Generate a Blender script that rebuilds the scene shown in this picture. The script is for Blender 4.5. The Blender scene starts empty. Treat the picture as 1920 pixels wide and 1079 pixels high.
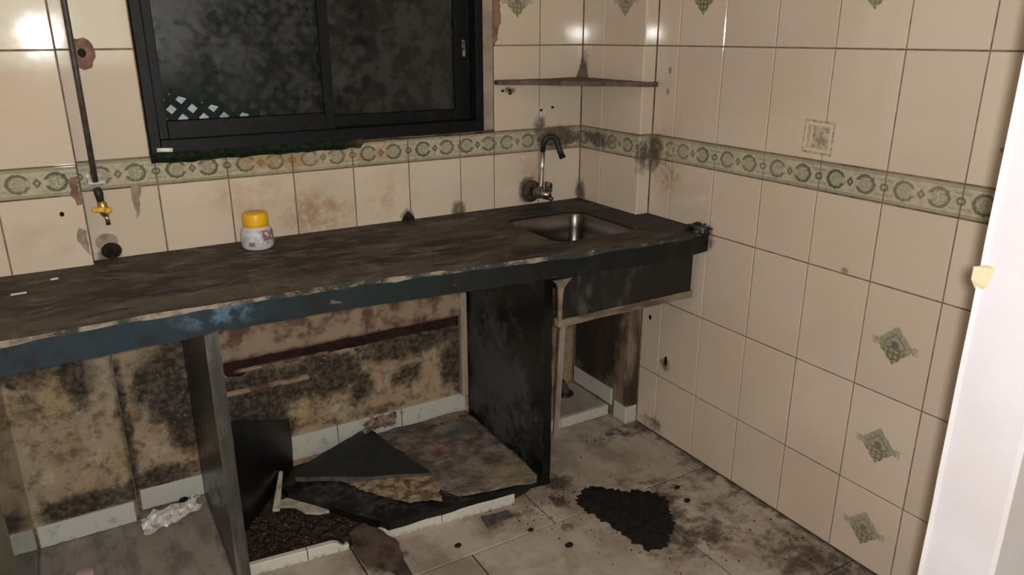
import bpy, bmesh, math, random
from mathutils import Vector, Matrix, Euler, noise
from mathutils.geometry import delaunay_2d_cdt
R = math.radians
rnd = random.Random(7)
SC = bpy.context.scene
COL = SC.collection

# ------------------------------------------------------------------ camera, light, exposure
CAM_POS = Vector((-1.8183, -2.3283, 1.4739))
cam_data = bpy.data.cameras.new('camera')
cam_data.sensor_fit = 'HORIZONTAL'; cam_data.sensor_width = 36.0
cam_data.lens = 36.0 * 1415.3 / 1920.0
cam_data.clip_start = 0.02
cam = bpy.data.objects.new('camera', cam_data); COL.objects.link(cam)
rx = Vector((0.85865, -0.51256, -0.00158)); dn = Vector((-0.16392, -0.27167, -0.94833)); fw = Vector((0.48565, 0.81454, -0.31728))
m = Matrix((rx, -dn, -fw)).transposed().to_4x4(); m.translation = CAM_POS
cam.matrix_world = m
SC.camera = cam

world = bpy.data.worlds.new('world'); SC.world = world
world.use_nodes = True
bg = world.node_tree.nodes['Background']
bg.inputs[0].default_value = (0.74, 0.90, 0.70, 1); bg.inputs[1].default_value = 4.0

# the photographer's flash: a small lamp right beside the lens
fl = bpy.data.lights.new('flash', 'POINT'); fl.energy = 106; fl.shadow_soft_size = 0.024
fl.color = (1.0, 0.975, 0.955)
flo = bpy.data.objects.new('flash', fl); COL.objects.link(flo)
flo.location = CAM_POS + Vector((0.022, -0.03, 0.012))

vs = SC.view_settings
vs.view_transform = 'Standard'; vs.look = 'None'; vs.gamma = 1.0; vs.use_curve_mapping = False
vs.exposure = 0.0

# ------------------------------------------------------------------ node helpers
class NT:
    def __init__(s, name, rough=0.5, spec=0.5, metal=0.0):
        s.m = bpy.data.materials.new(name); s.m.use_nodes = True
        s.t = s.m.node_tree; s.b = s.t.nodes['Principled BSDF']
        s.b.inputs['Roughness'].default_value = rough
        s.b.inputs['Specular IOR Level'].default_value = spec
        s.b.inputs['Metallic'].default_value = metal
        s._pos = None; s._tc = None
    def n(s, kind, **kw):
        x = s.t.nodes.new(kind)
        for k, v in kw.items(): setattr(x, k, v)
        return x
    def put(s, sock, v):
        if isinstance(v, bpy.types.NodeSocket): s.t.links.new(v, sock)
        elif v is not None:
            if hasattr(sock.default_value, '__len__') and not hasattr(v, '__len__'): v = (v, v, v)
            if hasattr(sock.default_value, '__len__') and len(sock.default_value) == 4 and len(v) == 3: v = (*v, 1)
            sock.default_value = v
    def pos(s):
        if not s._pos: s._pos = s.n('ShaderNodeNewGeometry').outputs['Position']
        return s._pos
    def nrm(s): return s.n('ShaderNodeNewGeometry').outputs['True Normal']
    def obj(s):
        if not s._tc: s._tc = s.n('ShaderNodeTexCoord').outputs['Object']
        return s._tc
    def rand(s): return s.n('ShaderNodeObjectInfo').outputs['Random']
    def sep(s, v):
        x = s.n('ShaderNodeSeparateXYZ'); s.put(x.inputs[0], v); return x.outputs
    def vm(s, op, a, b=None):
        x = s.n('ShaderNodeVectorMath', operation=op); s.put(x.inputs[0], a)
        if b is not None: s.put(x.inputs[1], b)
        return x.outputs['Value'] if op in ('LENGTH', 'DISTANCE', 'DOT_PRODUCT') else x.outputs[0]
    def math(s, op, a, b=None, c=None, clamp=False):
        x = s.n('ShaderNodeMath', operation=op); x.use_clamp = clamp; s.put(x.inputs[0], a)
        if b is not None: s.put(x.inputs[1], b)
        if c is not None: s.put(x.inputs[2], c)
        return x.outputs[0]
    def noise(s, scale, detail=4, rough=0.55, vec=None, off=None, stretch=None):
        v = vec or s.pos()
        if stretch: v = s.vm('MULTIPLY', v, stretch)
        if off: v = s.vm('ADD', v, off)
        x = s.n('ShaderNodeTexNoise'); s.put(x.inputs['Vector'], v)
        x.inputs['Scale'].default_value = scale; x.inputs['Detail'].default_value = detail; x.inputs['Roughness'].default_value = rough
        return x.outputs['Fac']
    def rng(s, v, a, b, c=0.0, d=1.0, smooth=True):
        x = s.n('ShaderNodeMapRange'); x.interpolation_type = 'SMOOTHSTEP' if smooth else 'LINEAR'
        s.put(x.inputs['Value'], v); s.put(x.inputs['From Min'], a); s.put(x.inputs['From Max'], b)
        s.put(x.inputs['To Min'], c); s.put(x.inputs['To Max'], d)
        return x.outputs['Result']
    def mix(s, f, a, b, mode='MIX'):
        x = s.n('ShaderNodeMix', data_type='RGBA', blend_type=mode)
        s.put(x.inputs[0], f); s.put(x.inputs[6], a); s.put(x.inputs[7], b)
        return x.outputs[2]
    def blob(s, c, r):
        """1 at c falling to 0 at radii r"""
        v = s.vm('MULTIPLY', s.vm('SUBTRACT', s.pos(), c), tuple(1.0 / q for q in r))
        return s.rng(s.vm('LENGTH', v), 0.15, 1.0, 1.0, 0.0)
    def blobs(s, L):
        out = None
        for c, r, k in L:
            b = s.math('MULTIPLY', s.blob(c, r), k)
            out = b if out is None else s.math('MAXIMUM', out, b)
        return out
    def bump(s, h, strength=0.3, dist=0.003):
        x = s.n('ShaderNodeBump'); x.inputs['Strength'].default_value = strength; x.inputs['Distance'].default_value = dist
        s.put(x.inputs['Height'], h); s.t.links.new(x.outputs[0], s.b.inputs['Normal'])
    def color(s, v): s.put(s.b.inputs['Base Color'], v); return s
    def roughness(s, v): s.put(s.b.inputs['Roughness'], v)

def hexc(h):
    h = h.lstrip('#'); v = [int(h[i:i + 2], 16) / 255 for i in (0, 2, 4)]
    return tuple(((c + .055) / 1.055) ** 2.4 if c > .04045 else c / 12.92 for c in v)

def simple(name, c1, c2=None, scale=30, rough=0.6, spec=0.4, bump=0.2, metal=0.0, thr=(.4, .65), stretch=None, dist=.002):
    N = NT(name, rough, spec, metal)
    f = N.noise(scale, 5, .6, stretch=stretch)
    N.color(N.mix(N.rng(f, *thr), c1, c2 if c2 else tuple(x * .75 for x in c1)))
    if bump: N.bump(f, bump, dist)
    return N.m

# ------------------------------------------------------------------ materials
# stains that sit on the tiled walls, where the photograph has them: (centre, radii, strength)
SOOT_BACK = [((-.17, .1, 1.10), (.17, .1, .075), 1.0), ((-.07, 0, 1.10), (.04, .25, .07), .95), ((-.25, .1, 1.15), (.05, .1, .07), .8),
             ((-.30, .1, .91), (.07, .1, .09), .9), ((-.06, .09, .88), (.035, .06, .10), .8), ((-.04, -.25, 1.07), (.06, .05, .13), .7),
             ((0, -.27, 1.08), (.05, .07, .14), .75), ((0, -.35, 1.02), (.05, .10, .10), .45), ((-.597, .1, .87), (.05, .1, .06), .8),
             ((-.80, .1, .87), (.05, .1, .06), .7), ((-.38, .1, 1.283), (.05, .1, .025), .6), ((0, -.40, .30), (.04, .05, .05), .7),
             ((0, -.34, .03), (.05, .14, .08), .5), ((0, -.56, .83), (.05, .06, .09), .7), ((0, -.45, .62), (.05, .14, .07), .35),
             ((-1.74, .1, .87), (.055, .1, .05), 1.0), ((-.05, .09, 1.37), (.03, .05, .11), .75)]
RUST_BACK = [((-1.12, .1, .92), (.20, .1, .12), .8), ((-.86, .1, .95), (.16, .1, .12), .45), ((-1.33, .1, 1.0), (.25, .1, .10), .4),
             ((-1.25, .1, 1.10), (.33, .1, .05), .8), ((-.95, .1, 1.10), (.16, .1, .05), .7), ((-.30, .1, .96), (.10, .1, .16), .4),
             ((0, -.33, 1.05), (.05, .12, .16), .6), ((0, -1.50, 1.2), (.05, .07, .4), .35), ((-1.9, .05, .93), (.1, .05, .1), .3)]

def tile_dirt(N, base):
    n1 = N.noise(9, 6, .65); n2 = N.noise(38, 5, .6); n3 = N.noise(3.1, 3, .5)
    c = N.mix(N.rng(n3, .35, .7, 0, .35), base, (.50, .395, .295))
    rust = N.math('MULTIPLY', N.blobs(RUST_BACK), N.rng(N.math('ADD', n1, N.math('MULTIPLY', n2, .5)), .60, .90))
    c = N.mix(N.math('MULTIPLY', rust, .85), c, (.27, .14, .055))
    sn = N.math('ADD', N.math('MULTIPLY', n1, .55), N.math('MULTIPLY', n2, .55))
    sb = N.blobs(SOOT_BACK)
    soot = N.rng(N.math('ADD', sn, N.math('MULTIPLY', sb, .60)), .72, 1.04)
    soot = N.math('MULTIPLY', soot, N.rng(sb, .0, .12))
    c = N.mix(N.math('MULTIPLY', soot, .85), c, (.055, .042, .035))
    spk = N.rng(N.noise(130, 2, .5), .735, .78, 0, .75)
    z = N.sep(N.pos())[2]
    c = N.mix(N.math('MULTIPLY', spk, N.rng(z, .2, 1.2, .9, .25)), c, (.10, .075, .05))
    N.roughness(N.math('ADD', N.rng(n1, .3, .8, .055, .10), N.math('MULTIPLY', soot, .4)))
    return c

def tile_mat(name, base, diamond=False):
    N = NT(name, .12, .5)
    r = N.rand()
    b = N.mix(r, base, tuple(x * .90 for x in base))
    b = N.mix(N.rng(N.noise(1.7, 2, .5), .4, .7, 0, .35), b, tuple((base[0] * .97, base[1] * .90, base[2] * .86)))
    if diamond:
        o = N.sep(N.obj())
        ax = N.math('ABSOLUTE', o[0]); ay = N.math('ABSOLUTE', o[1])
        d = N.math('ADD', N.math('DIVIDE', ax, .056), N.math('DIVIDE', ay, .056))
        dn_ = N.math('ADD', d, N.math('MULTIPLY', N.math('SUBTRACT', N.noise(90, 3, .6, N.obj()), .5), .35))
        body = N.rng(dn_, .93, 1.03, 1, 0)
        # wings left and right
        w = N.math('MULTIPLY', N.rng(N.math('ABSOLUTE', N.math('SUBTRACT', ax, .057)), .006, .012, 1, 0), N.rng(ay, .007, .014, 1, 0))
        body = N.math('MAXIMUM', body, N.math('MULTIPLY', w, N.rng(N.noise(160, 2, .5, N.obj()), .40, .52)))
        pale = N.mix(N.rng(N.noise(120, 3, .6, N.obj()), .4, .6), (.30, .30, .20), (.18, .19, .125))
        chk = N.n('ShaderNodeTexChecker'); rot = N.n('ShaderNodeMapping'); rot.inputs['Rotation'].default_value = (0, 0, R(45))
        N.put(rot.inputs['Vector'], N.obj()); N.put(chk.inputs['Vector'], rot.outputs[0]); chk.inputs['Scale'].default_value = 92
        chk.inputs[1].default_value = (.055, .075, .035, 1); chk.inputs[2].default_value = (.36, .38, .17, 1)
        lower = N.mix(N.rng(N.noise(200, 2, .5, N.obj()), .42, .58), chk.outputs[0], (.045, .06, .035))
        low = N.rng(N.math('ADD', o[1], N.math('MULTIPLY', ax, .35)), -.004, .002, 1, 0)
        pat = N.mix(low, pale, lower)
        ring = N.rng(N.math('ABSOLUTE', N.math('SUBTRACT', d, .56)), .04, .08, 1, 0)
        pat = N.mix(N.math('MULTIPLY', ring, .7), pat, (.09, .095, .06))
        cen = N.rng(N.math('MAXIMUM', ax, ay), .009, .011, 1, 0)
        pat = N.mix(cen, pat, (.045, .05, .06))
        b = N.mix(N.math('MULTIPLY', body, .92), b, pat)
    N.color(tile_dirt(N, b))
    N.bump(N.noise(6, 3, .5), .03, .003)
    return N.m

TILE_C = (.605, .515, .415)
TILE_W = (.60, .50, .38)
M = {}
M['tile'] = tile_mat('cream_glazed_tile', TILE_C)
M['tile_diamond'] = tile_mat('cream_tile_with_green_lozenge', TILE_C, True)

def border_mat():
    N = NT('printed_border_tile', .15, .5)
    o = N.sep(N.obj()); ax = N.math('ABSOLUTE', o[0]); y = o[1]; ay = N.math('ABSOLUTE', y)
    base = N.mix(N.rng(N.noise(60, 4, .6), .4, .65), (.43, .39, .285), (.33, .305, .215))
    ink = (.038, .055, .038); green = (.14, .18, .125)
    px = N.math('SUBTRACT', ax, .045)
    rr = N.math('SQRT', N.math('ADD', N.math('MULTIPLY', N.math('MULTIPLY', px, px), .82), N.math('MULTIPLY', y, y)))
    wob = N.math('MULTIPLY', N.math('SUBTRACT', N.noise(140, 2, .5, N.obj()), .5), .012)
    rr = N.math('ADD', rr, wob)
    ring = N.rng(N.math('ABSOLUTE', N.math('SUBTRACT', rr, .0225)), .0028, .0052, 1, 0)
    # open the ring towards the lozenge at the centre: a C shape
    gap = N.math('MULTIPLY', N.rng(ax, .024, .030, 1, 0), N.rng(ay, .006, .010, 1, 0))
    ring = N.math('MULTIPLY', ring, N.math('SUBTRACT', 1.0, gap))
    fill = N.math('MULTIPLY', N.rng(rr, .016, .020, 1, 0), N.rng(N.noise(170, 3, .6, N.obj()), .44, .56))
    c = N.mix(N.math('MULTIPLY', fill, .8), base, green)
    c = N.mix(N.math('MULTIPLY', ring, .92), c, ink)
    loz = N.rng(N.math('ADD', ax, N.math('MULTIPLY', ay, .8)), .010, .0125, 1, 0)
    hole = N.rng(N.math('ADD', ax, N.math('MULTIPLY', ay, .8)), .0028, .0045, 1, 0)
    c = N.mix(N.math('MULTIPLY', loz, .95), c, (.05, .06, .055)); c = N.mix(hole, c, (.36, .35, .25))
    dx = N.math('SUBTRACT', .0985, ax)
    dr = N.math('SQRT', N.math('ADD', N.math('MULTIPLY', dx, dx), N.math('MULTIPLY', y, y)))
    dot = N.rng(N.math('ABSOLUTE', N.math('SUBTRACT', dr, .0075)), .0022, .004, 1, 0)
    c = N.mix(N.math('MULTIPLY', dot, .85), c, ink)
    # scrolls above and below the dot
    sc = N.math('MULTIPLY', N.rng(N.math('ABSOLUTE', N.math('SUBTRACT', ay, .019)), .002, .005, 1, 0), N.rng(dx, .022, .030, 1, 0))
    c = N.mix(N.math('MULTIPLY', N.math('MULTIPLY', sc, N.rng(N.noise(150, 2, .5, N.obj()), .42, .55)), .7), c, green)
    for c0, w in ((.0375, .0012), (.0325, .0008)):
        ln = N.rng(N.math('ABSOLUTE', N.math('SUBTRACT', ay, c0)), w, w + .0012, 1, 0)
        c = N.mix(N.math('MULTIPLY', ln, .75), c, (.10, .115, .075))
    N.color(tile_dirt(N, c))
    return N.m
M['border'] = border_mat()

M['grout'] = simple('brown_grout', (.20, .145, .095), (.085, .06, .042), 25, .9, .2)

def white_skirt():
    N = NT('white_glazed_skirting', .25, .5)
    n = N.noise(26, 5, .6)
    c = N.mix(N.rng(n, .56, .75, 0, .6), (.50, .49, .44), (.22, .165, .11))
    z = N.sep(N.pos())[2]
    e = N.math('MULTIPLY', N.rng(N.noise(60, 4, .6), .45, .62), N.rng(z, .0, .015, .55, 0))
    N.color(N.mix(e, c, (.06, .045, .035))); return N.m
M['skirt'] = white_skirt()

def mould():
    N = NT('mouldy_plaster', .9, .15)
    n1 = N.noise(8, 9, .72); n2 = N.noise(24, 7, .68); n3 = N.noise(3, 4, .55, off=(3, 1, 4)); n4 = N.noise(52, 5, .65); n5 = N.noise(13, 8, .7, off=(9, 2, 7))
    p = N.sep(N.pos())
    c = N.mix(N.rng(n3, .38, .66), (.37, .265, .15), (.34, .265, .185))
    c = N.mix(N.rng(n5, .50, .66, 0, .8), c, (.22, .115, .050))
    c = N.mix(N.rng(n5, .34, .46, .7, 0), c, (.47, .385, .275))
    c = N.mix(N.rng(n2, .50, .66, 0, .75), c, (.12, .085, .055))
    L = [((-1.99, .05, .60), (.20, .2, .16), 1.0), ((-1.88, .05, .53), (.12, .2, .20), 1.0), ((-2.02, .05, .45), (.10, .2, .16), .6),
         ((-1.95, .05, .28), (.16, .2, .22), .42), ((-1.86, .05, .18), (.10, .2, .14), .5),
         ((-1.92, .05, .105), (.30, .2, .075), 1.15), ((-1.66, .1, .42), (.17, .1, .26), 1.1), ((-1.60, .1, .32), (.13, .1, .26), 1.2),
         ((-1.62, .1, .5), (.16, .1, .2), .9), ((-1.70, .1, .10), (.2, .1, .10), .95), ((-1.785, .1, .3), (.05, .1, .6), .9), ((-1.57, .1, .3), (.05, .1, .6), .9),
         ((-1.38, .1, .33), (.34, .1, .17), 1.25), ((-1.14, .1, .34), (.22, .1, .17), 1.2), ((-1.07, .1, .33), (.09, .1, .10), 1.5), ((-.82, .1, .40), (.42, .1, .13), 1.15),
         ((-1.02, .1, .25), (.10, .1, .14), .8), ((-.83, .1, .255), (.12, .1, .10), .85), ((-.62, .1, .27), (.13, .1, .24), 1.15),
         ((-1.42, .1, .20), (.28, .1, .22), 1.25), ((-.95, .1, .15), (.4, .1, .04), .6),
         ((-.36, .1, .35), (.34, .1, .60), 1.5)]  # last entry darkens the whole back wall of the sink bay
    mb = N.blobs(L)
    mn = N.math('ADD', N.math('MULTIPLY', n1, .85), N.math('MULTIPLY', n2, .32))
    k = N.rng(N.math('ADD', mn, N.math('MULTIPLY', mb, .42)), .72, .98)
    k = N.math('MULTIPLY', k, N.rng(mb, 0, .25, .45, 1))
    dark = N.mix(N.rng(n4, .4, .65), (.017, .015, .013), (.095, .074, .058))
    c = N.mix(N.math('MULTIPLY', k, .93), c, dark)
    c = N.mix(N.rng(N.noise(75, 4, .6, off=(1, 8, 3)), .66, .72, 0, .7), c, (.36, .31, .25))
    # whitewash runs kept on the pilaster
    wv = N.math('MULTIPLY', N.rng(N.math('ABSOLUTE', N.math('ADD', p[0], N.math('ADD', 1.826, N.math('MULTIPLY', N.math('SUBTRACT', n2, .5), .03)))), .026, .045, 1, 0), N.rng(p[2], .40, .52, .25, 1))
    wv = N.math('MULTIPLY', wv, N.rng(p[1], .02, .07, 1, 0))
    c = N.mix(N.math('MULTIPLY', wv, .8), c, (.56, .47, .34))
    N.color(c); N.bump(N.math('ADD', n1, N.math('MULTIPLY', n2, .7)), .7, .008)
    return N.m
M['mould'] = mould()
M['band_plaster'] = simple('scuffed_pinkish_plaster', (.33, .235, .165), (.115, .072, .052), 13, .9, .15, .5, thr=(.42, .62), dist=.006)
M['gap_shade'] = simple('dark_red_shadow_gap', (.036, .014, .012), (.014, .010, .009), 20, .9, .15, .5)
def pillar_mat():
    N = NT('raw_streaked_plaster', .9, .15)
    f = N.noise(14, 6, .65, stretch=(1, 1, .2)); g = N.noise(9, 6, .65)
    c = N.mix(N.rng(f, .38, .62), (.24, .175, .12), (.065, .045, .034))
    dark_zone = N.blobs([((XP_, -.02, .40), (.06, .30, .55), 1.3), ((-.03, -.25, .13), (.08, .06, .12), .8)])  # darker over the side face and near the foot
    k = N.rng(N.math('ADD', g, N.math('MULTIPLY', dark_zone, .55)), .62, .92)
    N.color(N.mix(N.math('MULTIPLY', k, .92), c, N.mix(N.rng(f, .4, .6), (.018, .014, .012), (.05, .034, .027))))
    N.bump(f, .6, .006); return N.m
XP_ = -.056
M['pillar_raw'] = pillar_mat()

def floor_mat():
    N = NT('stained_white_marble', .4, .45)
    n1 = N.noise(5, 7, .65); n2 = N.noise(20, 6, .62); n3 = N.noise(55, 4, .6)
    v = N.noise(2.2, 8, .7, stretch=(1.2, .6, 1), off=(5, 5, 0))
    c = N.mix(N.rng(v, .42, .62), (.40, .345, .285), (.28, .235, .19))
    c = N.mix(N.rng(n1, .42, .62, 0, .8), c, (.19, .145, .11))
    L = [((-.35, -.74, 0), (.30, .28, .1), 1.0), ((-.30, -.90, 0), (.35, .22, .1), .9), ((-.52, -.45, 0), (.12, .10, .1), 1.0), ((-.05, -.70, 0), (.20, .6, .1), .55),
         ((-.05, -.3, 0), (.25, .12, .1), .9), ((-.13, -1.25, 0), (.28, .45, .1), .85), ((-.42, -1.20, 0), (.25, .2, .1), .9), ((0, -.9, 0), (.06, 2, .1), .85),
         ((-.75, -.55, 0), (.20, .07, .1), .8), ((-.58, -.55, 0), (.06, .12, .1), .9), ((-1.2, -.55, 0), (.2, .1, .1), .7), ((-1.58, -.2, 0), (.05, .4, .1), .8)]
    mb = N.blobs(L)
    mn = N.math('ADD', N.math('MULTIPLY', n1, .45), N.math('MULTIPLY', n2, .6))
    k = N.rng(N.math('ADD', mn, N.math('MULTIPLY', mb, .42)), .72, .96)
    k = N.math('MULTIPLY', k, N.rng(mb, 0, .2, .35, 1))
    c = N.mix(N.math('MULTIPLY', k, .88), c, N.mix(N.rng(n3, .4, .6), (.035, .026, .021), (.075, .055, .042)))
    x = N.sep(N.pos())
    lf = N.rng(x[0], -1.59, -1.575, .8, 0)
    c = N.mix(lf, c, N.mix(N.rng(N.noise(16, 6, .65, stretch=(1, .35, 1)), .42, .62), (.27, .235, .21), (.145, .12, .105)))
    N.color(c); N.roughness(N.rng(n2, .3, .7, .35, .7)); N.bump(n3, .12, .002)
    return N.m
M['floor'] = floor_mat()

def counter_top():
    N = NT('dusty_black_stone_top', .6, .3)
    n1 = N.noise(6, 7, .66, stretch=(.45, 1, 1)); n2 = N.noise(24, 6, .65, stretch=(.5, 1, 1)); n3 = N.noise(90, 3, .6)
    c = N.mix(N.rng(n1, .38, .60), (.016, .014, .012), (.080, .064, .051))
    c = N.mix(N.rng(n2, .49, .66, 0, .85), c, (.135, .110, .090))
    c = N.mix(N.rng(N.noise(17, 6, .66, stretch=(.4, 1, 1), off=(4, 4, 4)), .36, .48, .85, 0), c, (.013, .011, .010))
    c = N.mix(N.rng(n3, .70, .78, 0, .5), c, (.28, .24, .2))
    p = N.sep(N.pos())
    wet_and_shade = N.blobs([((-.30, -.25, .855), (.42, .42, .1), 1), ((-.08, -.35, .855), (.22, .4, .1), 1), ((-.6, .09, .855), (.8, .07, .1), .9)])  # wet stone round the sink, plus painted shade of the recess at the wall
    c = N.mix(N.math('MULTIPLY', wet_and_shade, .7), c, (.020, .021, .019))
    c = N.mix(N.blobs([((-.55, -.33, .855), (.10, .16, .1), .6), ((-.62, -.05, .855), (.2, .05, .1), .3)]), c, N.mix(N.rng(n2, .4, .6), (.12, .1, .075), (.05, .04, .03)))
    N.color(c); N.roughness(N.rng(n1, .3, .7, .6, .85)); N.bump(N.math('ADD', n1, n2), .25, .003)
    return N.m
M['top'] = counter_top()

def counter_edge():
    N = NT('worn_teal_painted_edge', .5, .25)
    p = N.sep(N.pos()); n1 = N.noise(14, 5, .65); n2 = N.noise(45, 5, .6, stretch=(.4, 1, 1))
    teal = N.mix(N.rng(p[0], -1.75, -1.1), (.013, .027, .039), (.008, .017, .018))
    teal = N.mix(N.rng(p[0], -1.1, -.55), teal, (.007, .008, .0075))
    teal = N.mix(N.rng(n1, .44, .62, 0, .8), teal, (.012, .012, .012))
    wear = N.math('MULTIPLY', N.blob((-1.55, -.48, .83), (.16, .1, .05)), N.rng(n1, .46, .62))
    teal = N.mix(wear, teal, (.075, .14, .20))
    teal = N.mix(N.rng(n2, .64, .72, 0, .6), teal, (.15, .16, .15))
    N.color(teal); N.bump(n1, .2, .003); return N.m
M['edge'] = counter_edge()

def chip_mat():
    N = NT('chipped_stone_arris', .8, .25)
    p = N.sep(N.pos()); n1 = N.noise(12, 6, .7, stretch=(.6, 1, 1))
    k = N.rng(N.math('SUBTRACT', n1, N.rng(p[0], -1.3, -.2, 0, .10)), .43, .52)
    c = N.mix(k, (.030, .034, .030), N.mix(N.rng(N.noise(30, 4, .6), .4, .6), (.25, .215, .165), (.13, .10, .078)))
    N.color(c); N.bump(n1, .4, .003); return N.m
M['chip'] = chip_mat()

def black_stone(name, base, dust, thr=(.50, .74), rough=.3, amt=.8, stretch=None, dusty=None):
    N = NT(name, rough, .45)
    n1 = N.noise(7, 6, .66, stretch=stretch); n2 = N.noise(34, 6, .65, stretch=stretch); n3 = N.noise(110, 3, .6)
    k = N.rng(N.math('ADD', N.math('MULTIPLY', n1, .65), N.math('MULTIPLY', n2, .4)), *thr)
    if dusty:
        d = N.blobs(dusty); k = N.rng(N.math('ADD', N.math('ADD', N.math('MULTIPLY', n1, .65), N.math('MULTIPLY', n2, .4)), N.math('MULTIPLY', d, .22)), thr[0], thr[1])
    c = N.mix(N.math('MULTIPLY', k, amt), base, dust)
    c = N.mix(N.rng(n3, .72, .78, 0, .7), c, (.20, .18, .16))
    N.color(c); N.roughness(N.rng(k, 0, 1, rough, .75)); N.bump(n2, .15, .002)
    return N.m
M['black'] = black_stone('dusty_black_granite', (.008, .008, .008), (.072, .067, .066), dusty=[((-.578, -.12, .27), (.1, .34, .34), 1.0), ((-.9, -.2, .06), (.5, .4, .1), .4)])
M['black_clean'] = black_stone('black_granite', (.006, .006, .006), (.026, .024, .022), thr=(.58, .82))
M['fascia'] = black_stone('scuffed_black_panel', (.006, .006, .007), (.085, .08, .078), thr=(.53, .74), stretch=(1, 1, .5))
M['panel_front'] = black_stone('grey_worn_stone_edge', (.028, .026, .023), (.155, .138, .115), thr=(.42, .66), stretch=(1, 1, .15), rough=.6)
M['shard'] = black_stone('dark_grey_stone_shard', (.017, .019, .019), (.042, .041, .037), rough=.5)
M['brown_shard'] = simple('brown_rusty_shard', (.075, .052, .039), (.03, .022, .018), 22, .8, .2, .4)
M['grey_shard'] = simple('grey_brown_shard', (.085, .072, .064), (.045, .038, .034), 30, .8, .2, .3)
N = NT('polished_olive_stone', .10, .55); N.color(N.mix(N.rng(N.noise(9, 4, .6), .4, .65), (.050, .046, .030), (.085, .075, .052))); M['polish'] = N.m
M['soil'] = simple('dark_soil', (.040, .026, .018), (.012, .009, .007), 55, .95, .1, 1.0, dist=.006)
M['soot'] = simple('black_soot', (.018, .015, .013), (.010, .009, .008), 60, .95, .08, .9, dist=.004)
M['crumb_dark'] = simple('dark_brown_crumbs', (.040, .028, .021), (.014, .011, .009), 90, .95, .1, .2)
M['crumb'] = simple('brown_grit', (.11, .075, .055), (.05, .035, .028), 90, .95, .1, .3)

def newspaper():
    N = NT('printed_newspaper', .85, .15)
    n1 = N.noise(9, 6, .62); n2 = N.noise(40, 5, .6)
    c = N.mix(N.rng(n1, .40, .60), (.235, .188, .157), (.105, .082, .068))
    c = N.mix(N.rng(N.noise(16, 7, .7, off=(7, 3, 2)), .52, .66, 0, .75), c, (.055, .042, .036))
    c = N.mix(N.rng(N.noise(23, 6, .7, off=(1, 3, 8)), .60, .68, 0, .6), c, (.32, .275, .235))
    p = N.n('ShaderNodeMapping'); p.inputs['Rotation'].default_value = (0, 0, R(-6)); N.put(p.inputs['Vector'], N.pos())
    o = N.sep(p.outputs[0])
    ln = N.rng(N.math('ABSOLUTE', N.math('SUBTRACT', N.math('FRACT', N.math('MULTIPLY', o[1], 85)), .5)), .12, .25, 1, 0)
    word = N.rng(N.noise(120, 2, .5, vec=p.outputs[0], stretch=(1, .35, 1)), .46, .54)
    colm = N.rng(N.math('ABSOLUTE', N.math('SUBTRACT', N.math('FRACT', N.math('MULTIPLY', o[0], 9)), .5)), .42, .46, 1, 0)
    area = N.rng(N.noise(5, 2, .5, off=(2, 7, 1)), .42, .5)
    c = N.mix(N.math('MULTIPLY', N.math('MULTIPLY', N.math('MULTIPLY', ln, word), N.math('MULTIPLY', colm, area)), .55), c, (.06, .052, .05))
    c = N.mix(N.math('MULTIPLY', N.blob((-.72, -.06, .065), (.09, .06, .1)), N.rng(n1, .4, .55, .3, .9)), c, (.075, .09, .09))
    c = N.mix(N.math('MULTIPLY', N.blob((-.83, -.17, .065), (.05, .05, .1)), N.rng(n2, .48, .56)), c, (.16, .045, .04))
    hd = N.math('MULTIPLY', N.blob((-.745, .015, .065), (.10, .022, .1)), N.rng(N.noise(70, 2, .5, stretch=(1, .2, 1)), .47, .52))
    c = N.mix(N.math('MULTIPLY', hd, .8), c, (.035, .03, .03))
    c = N.mix(N.math('MULTIPLY', N.blob((-.70, -.42, .065), (.13, .12, .1)), .5), c, (.22, .19, .10))
    N.color(c); N.bump(N.math('ADD', n1, n2), .8, .008)
    return N.m
M['news'] = newspaper()
M['torn'] = simple('yellowed_torn_paper', (.31, .235, .155), (.11, .07, .042), 30, .85, .15, .7, thr=(.40, .60), dist=.004)
N = NT('crumpled_paper_with_red_print', .8, .2)
c_ = N.mix(N.rng(N.noise(30, 4, .6), .42, .62), (.27, .20, .15), (.13, .085, .062))
N.color(N.mix(N.rng(N.noise(45, 3, .6, off=(1, 2, 3)), .60, .64), c_, (.13, .03, .035))); M['crumple'] = N.m
M['foil'] = simple('crumpled_white_plastic', (.58, .54, .50), (.24, .21, .19), 45, .35, .5, .4, thr=(.5, .7))
M['white_tile'] = simple('dull_white_tile_offcut', (.45, .42, .33), (.27, .24, .18), 30, .5, .4, .1)
M['whitewash'] = simple('white_painted_jamb', (.60, .585, .63), (.57, .545, .565), 4, .8, .3, .15)
M['chipyellow'] = simple('cream_plaster_chip', (.58, .50, .34), (.50, .43, .28), 20, .8, .2, .2)
M['wall_plain'] = simple('plain_cream_wall', (.55, .47, .36), (.48, .40, .3), 3, .85, .2, .1)
M['dark_out'] = simple('dark_exterior', (.035, .040, .038), (.015, .018, .016), 5, .9, .2, .2)

N = NT('black_window_frame', .5, .18)
fn = N.noise(30, 5, .6); N.color(N.mix(N.rng(fn, .5, .72, 0, .6), (.004, .005, .006), (.014, .016, .017))); N.bump(fn, .1, .002); M['frame'] = N.m

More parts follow.
